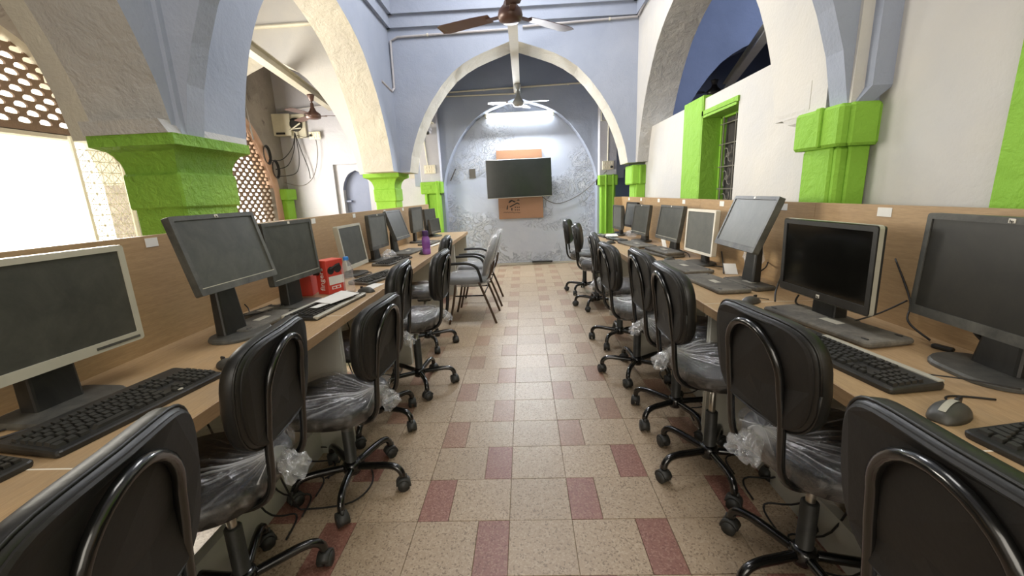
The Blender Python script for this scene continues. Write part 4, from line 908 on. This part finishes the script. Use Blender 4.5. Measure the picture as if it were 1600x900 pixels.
# ------------------------------------------------------------ swivel chairs
CM = {}
def back_outline(w_, h, n=40, sc=1.0, dy=0):
    out = []
    for i in range(n):
        a = 2*PI*i/n; c, s_ = math.cos(a), math.sin(a); e = 2/4.5
        y = math.copysign(abs(c)**e, c)*w_/2; z = math.copysign(abs(s_)**(2/3.6), s_)*h/2
        y *= 1-.13*max(0, -z/(h/2))**1.5
        out.append((y*sc, z*sc+dy))
    return out
def chair_meshes():
    if CM: return CM
    W, H = .43, .315
    # local: chair faces +Y, backrest at -Y ; x sideways
    mb = MB(); O = lambda sc, y, k=0: [(p[0]*sc, y+.022*(2*p[0]/W)**2+k*(p[1]), p[1]*sc) for p in back_outline(W, H)]
    lean = lambda r: [(x, y+(-.10)*z, z) for x, y, z in r]
    mb.loft([lean(O(.90, -.004)), lean(O(.97, .002)), lean(O(1.0, .012)), lean(O(1.008, .026)), lean(O(1.0, .040)), lean(O(.94, .052)), lean(O(.75, .060)), lean(O(.4, .064))])
    CM['pad'] = mb.mesh('backrest', 'black', True)
    mb = MB(); mb.loft([lean(O(.93, -.008)), lean(O(.955, -.004)), lean(O(.955, .0))][::1]); CM['backboard'] = mb.mesh('back_panel', 'blackback')
    mb = MB(); P = [(p[0], p[1], p[2]) for p in lean(O(1.005, .010))]; mb.tube(P+[P[0]], .0035, 5); CM['piping'] = mb.mesh('piping', 'black', True)
    # frame tube: inverted U behind the backrest, bending forward under the seat
    g = .112; ax = []
    n = 16
    left = [(-g, .10, .455), (-g, .0, .447), (-g, -.10, .447), (-g, -.165, .462), (-g, -.20, .50), (-g-.002, -.213, .56), (-g-.004, -.222, .66), (-g-.002, -.236, .76)]
    top = [(-(g)*math.cos(PI*k/n), -.240-.026*math.sin(PI*k/n), .80+.122*math.sin(PI*k/n)) for k in range(0, n+1)]
    right = [(-x, y, z) for x, y, z in left][::-1]
    mb = MB(); mb.tube(spline(left, 3)[:-1]+top+spline(right, 3)[1:], .0115, 8); CM['tube'] = mb.mesh('frame_tube', 'tube', True)
    # seat cushion
    def so(w_, d): return [(math.copysign(abs(math.cos(2*PI*i/36))**.72, math.cos(2*PI*i/36))*w_/2, math.copysign(abs(math.sin(2*PI*i/36))**.72, math.sin(2*PI*i/36))*d/2+.035) for i in range(36)]
    mb = MB(); rg = []
    for sc, z in ((.90, .462), (.98, .468), (1.0, .485), (1.0, .505), (.97, .522), (.88, .532), (.6, .536)): rg.append([(x*sc, (y-.035)*sc+.035, z) for x, y in so(.44, .43)])
    mb.loft(rg); CM['seat'] = mb.mesh('seat', 'black', True)
    mb = MB(); mb.box(-.12, .12, -.10, .14, .447, .462, .004); mb.box(-.05, .05, -.06, .06, .40, .447, .008); CM['plate'] = mb.mesh('seat_plate', 'tube')
    mb = MB(); mb.tube([(.04, .02, .425), (.15, .05, .425), (.21, .06, .42)], .005, 6); mb.tube([(.21, .06, .42), (.25, .065, .42)], .01, 8); CM['lever'] = mb.mesh('height_lever', 'tube', True)
    mb = MB(); mb.lathe([(.0, .16), (.0145, .16), (.0145, .43), (0, .43)], 14); CM['lift'] = mb.mesh('gas_lift', 'chrome', True)
    for k, z1 in enumerate((.30, .345, .40)):
        mb = MB(); mb.lathe([(0, .085), (.03, .085), (.031, .11), (.026, .115), (.026, z1), (.022, z1+.004), (0, z1+.004)], 16); CM['sleeve%d' % k] = mb.mesh('lift_sleeve', 'castor', True)
    mb = MB(); mb.lathe([(0, .075), (.036, .075), (.042, .09), (.042, .12), (.03, .135), (0, .135)], 16); CM['hub'] = mb.mesh('base_hub', 'tube', True)
    mb = MB(); mb.tube(spline([(.03, 0, .105), (.10, 0, .112), (.17, 0, .118), (.215, 0, .112), (.238, 0, .09), (.243, 0, .066)], 4), [.0165]*8+[.0155]*13, 8); CM['arm'] = mb.mesh('base_arm', 'tube', True)
    mb = MB()
    for s in (-1, 1): mb.tube([(0, s*.006, .026), (0, s*.024, .026)], .026, 12)
    rg = []
    for k in range(9):
        a = PI*k/8-.2; rg.append([(.033*math.cos(a), -.021, .028+.033*math.sin(a)), (.033*math.cos(a), .021, .028+.033*math.sin(a)), (.024*math.cos(a), .021, .028+.024*math.sin(a)), (.024*math.cos(a), -.021, .028+.024*math.sin(a))])
    mb.loft(rg); mb.tube([(.012, 0, .05), (.012, 0, .075)], .008, 8); CM['castor'] = mb.mesh('castor', 'castor', True)
    return CM
def film_mesh(seed, tail=True):
    """clear film pulled round the seat and gathered in a knot at the rear, with pleats running out from the knot"""
    rnd = random.Random(seed); mb = MB(); N, Q = 150, 28; kx, ky = rnd.uniform(-.03, .03), -.175
    ph = [rnd.uniform(0, 6.28) for _ in range(6)]
    def pleat(a): return .5*math.sin(23*a+ph[0])+.3*math.sin(41*a+ph[1])+.25*math.sin(67*a+ph[2])
    rings = []; milk = []
    for j in range(Q+1):
        ring = []
        for i in range(N):
            a = 2*PI*i/N; c, s_ = math.cos(a), math.sin(a)
            ox = math.copysign(abs(c)**.74, c)*.232; oy = math.copysign(abs(s_)**.74, s_)*.228+.035
            if j <= 16:      # top: from the knot outwards
                t = (j/16)**1.15; x = kx+(ox-kx)*t; y = ky+(oy-ky)*t
                dist = math.hypot(x-kx, y-ky); pz = pleat(a)*.010*min(1, dist/.08)*(1.15-t)
                z = .545+pz+.028*math.exp(-(dist/.05)**2)-.012*t**4+.008*noise.noise(Vector((x*14, y*14, seed)))
                mk = .50*math.exp(-(dist/.05)**2)+(2.4*max(0, pleat(a)-.60)+.25*max(0, noise.noise(Vector((x*30, y*30, seed)))-.25))*math.exp(-dist/.28)
            else:
                t = (j-16)/(Q-16); wob = 1+.035*noise.noise(Vector((a*3, t*3, seed*1.7)))+.015*math.sin(19*a+ph[3]+t*2)
                dz = t*.075*(1+.35*noise.noise(Vector((c*2, s_*2, seed+9))))
                x = ox*wob*(1-.10*t*t); y = .035+(oy-.035)*wob*(1-.10*t*t); z = .533-dz
                mk = .015+.30*max(0, noise.noise(Vector((a*9, t*3, seed)))-.2)
            ring.append((x, y, z)); milk.append(min(.9, mk))
        rings.append(ring)
    mb.loft(rings, cap=False)
    o = len(mb.v)
    if tail:     # crumpled free end of the bag hanging from the knot
        n2, q2 = 30, 9; rr_ = []
        for j in range(q2+1):
            t = j/q2; ring = []
            for i in range(n2):
                a = 2*PI*i/n2; d = Vector((math.cos(a), math.sin(a), t*3))
                k = (.014+.038*t**.8)*(1+.5*noise.noise(d*1.7+Vector((seed, 0, 0))))
                ring.append((kx+k*math.cos(a)*1.25, ky-.015-.05*t+k*.5*math.sin(a), .556-.045*t*t-.02*t+.015*noise.noise(d*4)))
                milk.append(.10+.45*max(0, noise.noise(d*5)))
            rr_.append(ring)
        mb.loft(rr_, cap=False)
    m = mb.mesh('plastic_cover', 'film', True)
    at = m.attributes.new('milk', 'FLOAT', 'POINT')
    if len(m.vertices) == len(milk): at.data.foreach_set('value', milk)
    return m
FILM = [film_mesh(3), film_mesh(8, False), film_mesh(14), film_mesh(21)]
def swivel(label, side, x, y, yaw, dz, base, film=0, sleeve=1):
    c = chair_meshes(); f = (side*math.cos(yaw), math.sin(yaw)); rz = math.atan2(-f[0], f[1])
    t = thing('swivel_chair', label, 'chair', (x, y, 0), rz, 'black swivel chairs along the '+('left' if side < 0 else 'right')+' desks')
    bk = place('backrest', c['pad'], t, (0, -.243, .798+dz)); place('back_panel', c['backboard'], bk); place('piping', c['piping'], bk)
    place('frame_tube', c['tube'], t, (0, 0, dz)); place('seat', c['seat'], t, (0, 0, dz)); place('seat_plate', c['plate'], t, (0, 0, dz)); place('height_lever', c['lever'], t, (0, 0, dz))
    if film is not None: place('plastic_cover', FILM[film], t, (0, 0, dz))
    place('gas_lift', c['lift'], t, (0, 0, dz*.9)); place('lift_sleeve', c['sleeve%d' % sleeve], t); place('base_hub', c['hub'], t)
    for k in range(5):
        a = math.radians(base+72*k)-rz
        arm = place('base_arm', c['arm'], t, rot=(0, 0, a)); place('castor', c['castor'], arm, (.243, 0, 0), (0, 0, R_.uniform(-1.4, 1.4)))
    return t
SW = [('foremost black chair at the bottom left corner', -1, -.86, .485, -.2, .0, 20, 2, 1),
 ('black chair with a film covered seat, second from the viewer on the left', -1, -.965, 1.10, -.117, .0, 37, 0, 0),
 ('low backed chair with a film covered seat, third on the left row', -1, -.836, 1.674, .057, -.058, -7, 2, 1),
 ('fourth chair on the left row, its seat hidden under the desk', -1, -.91, 2.22, -.08, .01, -22, 3, 1),
 ('fifth chair on the left row with a pale film skirt on its seat', -1, -.778, 2.718, .0, .0, 7, 0, 1),
 ('farthest swivel chair on the left row, beside the armchairs', -1, -.90, 3.53, -.1, .02, 12, 1, 1),
 ('foremost black chair at the bottom right corner', 1, .815, .515, .0, -.01, 100, 1, 1),
 ('large black chair with torn edge, second from the viewer on the right', 1, .885, 1.171, .108, .0, 124, 0, 0),
 ('black chair with a creased back edge, third on the right row', 1, .822, 1.74, -.032, .028, 126, 2, 0),
 ('fourth chair on the right row, close behind the third', 1, .832, 2.208, .0, .03, 139, 3, 0),
 ('fifth chair on the right row, with a shiny film seat', 1, .772, 2.816, .05, .0, 170, 1, 2),
 ('sixth chair on the right row, narrow side view', 1, .80, 3.48, -.12, .0, 160, 0, 1),
 ('seventh chair on the right row, thin back before the back wall', 1, .80, 4.637, -.2, .0, 165, 1, 1),
 ('farthest chair on the right row, nearest the back wall', 1, .77, 5.40, -.25, .0, 160, 1, 1)]
for a in SW: swivel(*a)

# ------------------------------------------------------------ armchairs with wrapped backs
def armchair(label, x, y, yaw):
    """faces -x"""
    t = thing('visitor_armchair', label, 'chair', (x, y, 0), PI/2+yaw, 'plastic wrapped tube armchairs')
    # local: faces +Y
    for s in (-1, 1):
        build(MB().tube(spline([(s*.235, .22, .0), (s*.235, .17, .20), (s*.235, .13, .42)], 4), .0125, 8), 'leg', 'legbrown', t, smooth=True)
        build(MB().tube(spline([(s*.235, -.27, .0), (s*.235, -.20, .20), (s*.235, -.11, .44)], 4), .0125, 8), 'leg', 'legbrown', t, smooth=True)
        build(MB().tube(spline([(s*.25, .20, .635), (s*.25, .10, .64), (s*.25, -.02, .635), (s*.248, -.09, .60), (s*.243, -.12, .53), (s*.24, -.14, .44)], 5), .015, 8), 'armrest', 'black', t, smooth=True)
        build(MB().tube([(s*.235, .14, .30), (s*.235, -.16, .30)], .008, 6), 'side_rail', 'tube', t, smooth=True)
    build(MB().tube([(-.235, -.15, .30), (.235, -.15, .30)], .008, 6), 'cross_rail', 'tube', t, smooth=True)
    mb = MB(); rg = []
    for sc, z in ((.92, .41), (1, .42), (1, .455), (.93, .475), (.6, .482)): rg.append([(a*sc, b*sc+.03, z) for a, b in rrect(.44, .42, .1, 5)])
    mb.loft(rg); build(mb, 'seat', 'black', t, smooth=True)
    mb = MB(); rg = []
    for j, (sc, z) in enumerate(((.98, .395), (1.03, .41), (1.05, .45), (1.0, .482), (.8, .495), (.3, .50))):
        rg.append([(a*sc*(1+.02*noise.noise(Vector((a*20, b*20, j)))), b*sc+.03, z+.012*noise.noise(Vector((a*15, b*15, j)))) for a, b in rrect(.46, .44, .1, 8)])
    mb.loft(rg); build(mb, 'plastic_cover', 'filmgrey', t, smooth=True)
    def oval(sx, sz, y, k): return [(sx*math.cos(2*PI*i/28), y-.32*(.66+sz*math.sin(2*PI*i/28)-.66)+k*0, .665+sz*math.sin(2*PI*i/28)) for i in range(28)]
    bk = MB(); bk.loft([oval(.17, .18, -.235, 0), oval(.205, .22, -.225, 0), oval(.21, .225, -.205, 0), oval(.195, .21, -.185, 0), oval(.12, .13, -.178, 0)]); b_ = build(bk, 'backrest', 'black', t, smooth=True)
    cv = MB(); rg = []
    for sx, sz, yy in ((.15, .16, -.25), (.215, .232, -.243), (.225, .245, -.21), (.21, .23, -.175), (.12, .13, -.165)):
        rg.append([(p[0]*(1+.04*noise.noise(Vector((i*.9, yy*30, 2)))), p[1]+.006*noise.noise(Vector((i*1.3, yy*40, 5))), p[2]) for i, p in enumerate(oval(sx, sz, yy, 0))])
    cv.loft(rg); build(cv, 'plastic_cover', 'filmgrey', b_, smooth=True)
    for s in (-1, 1): build(MB().tube(spline([(s*.12, -.10, .43), (s*.12, -.20, .46), (s*.11, -.24, .60)], 4), .010, 8), 'back_support', 'legbrown', t, smooth=True)
armchair('nearer armchair with plastic wrapped oval back, facing the left desks', -.59, 4.36, -.02)
armchair('farther armchair with plastic wrapped oval back, behind the nearer one', -.575, 5.02, .02)
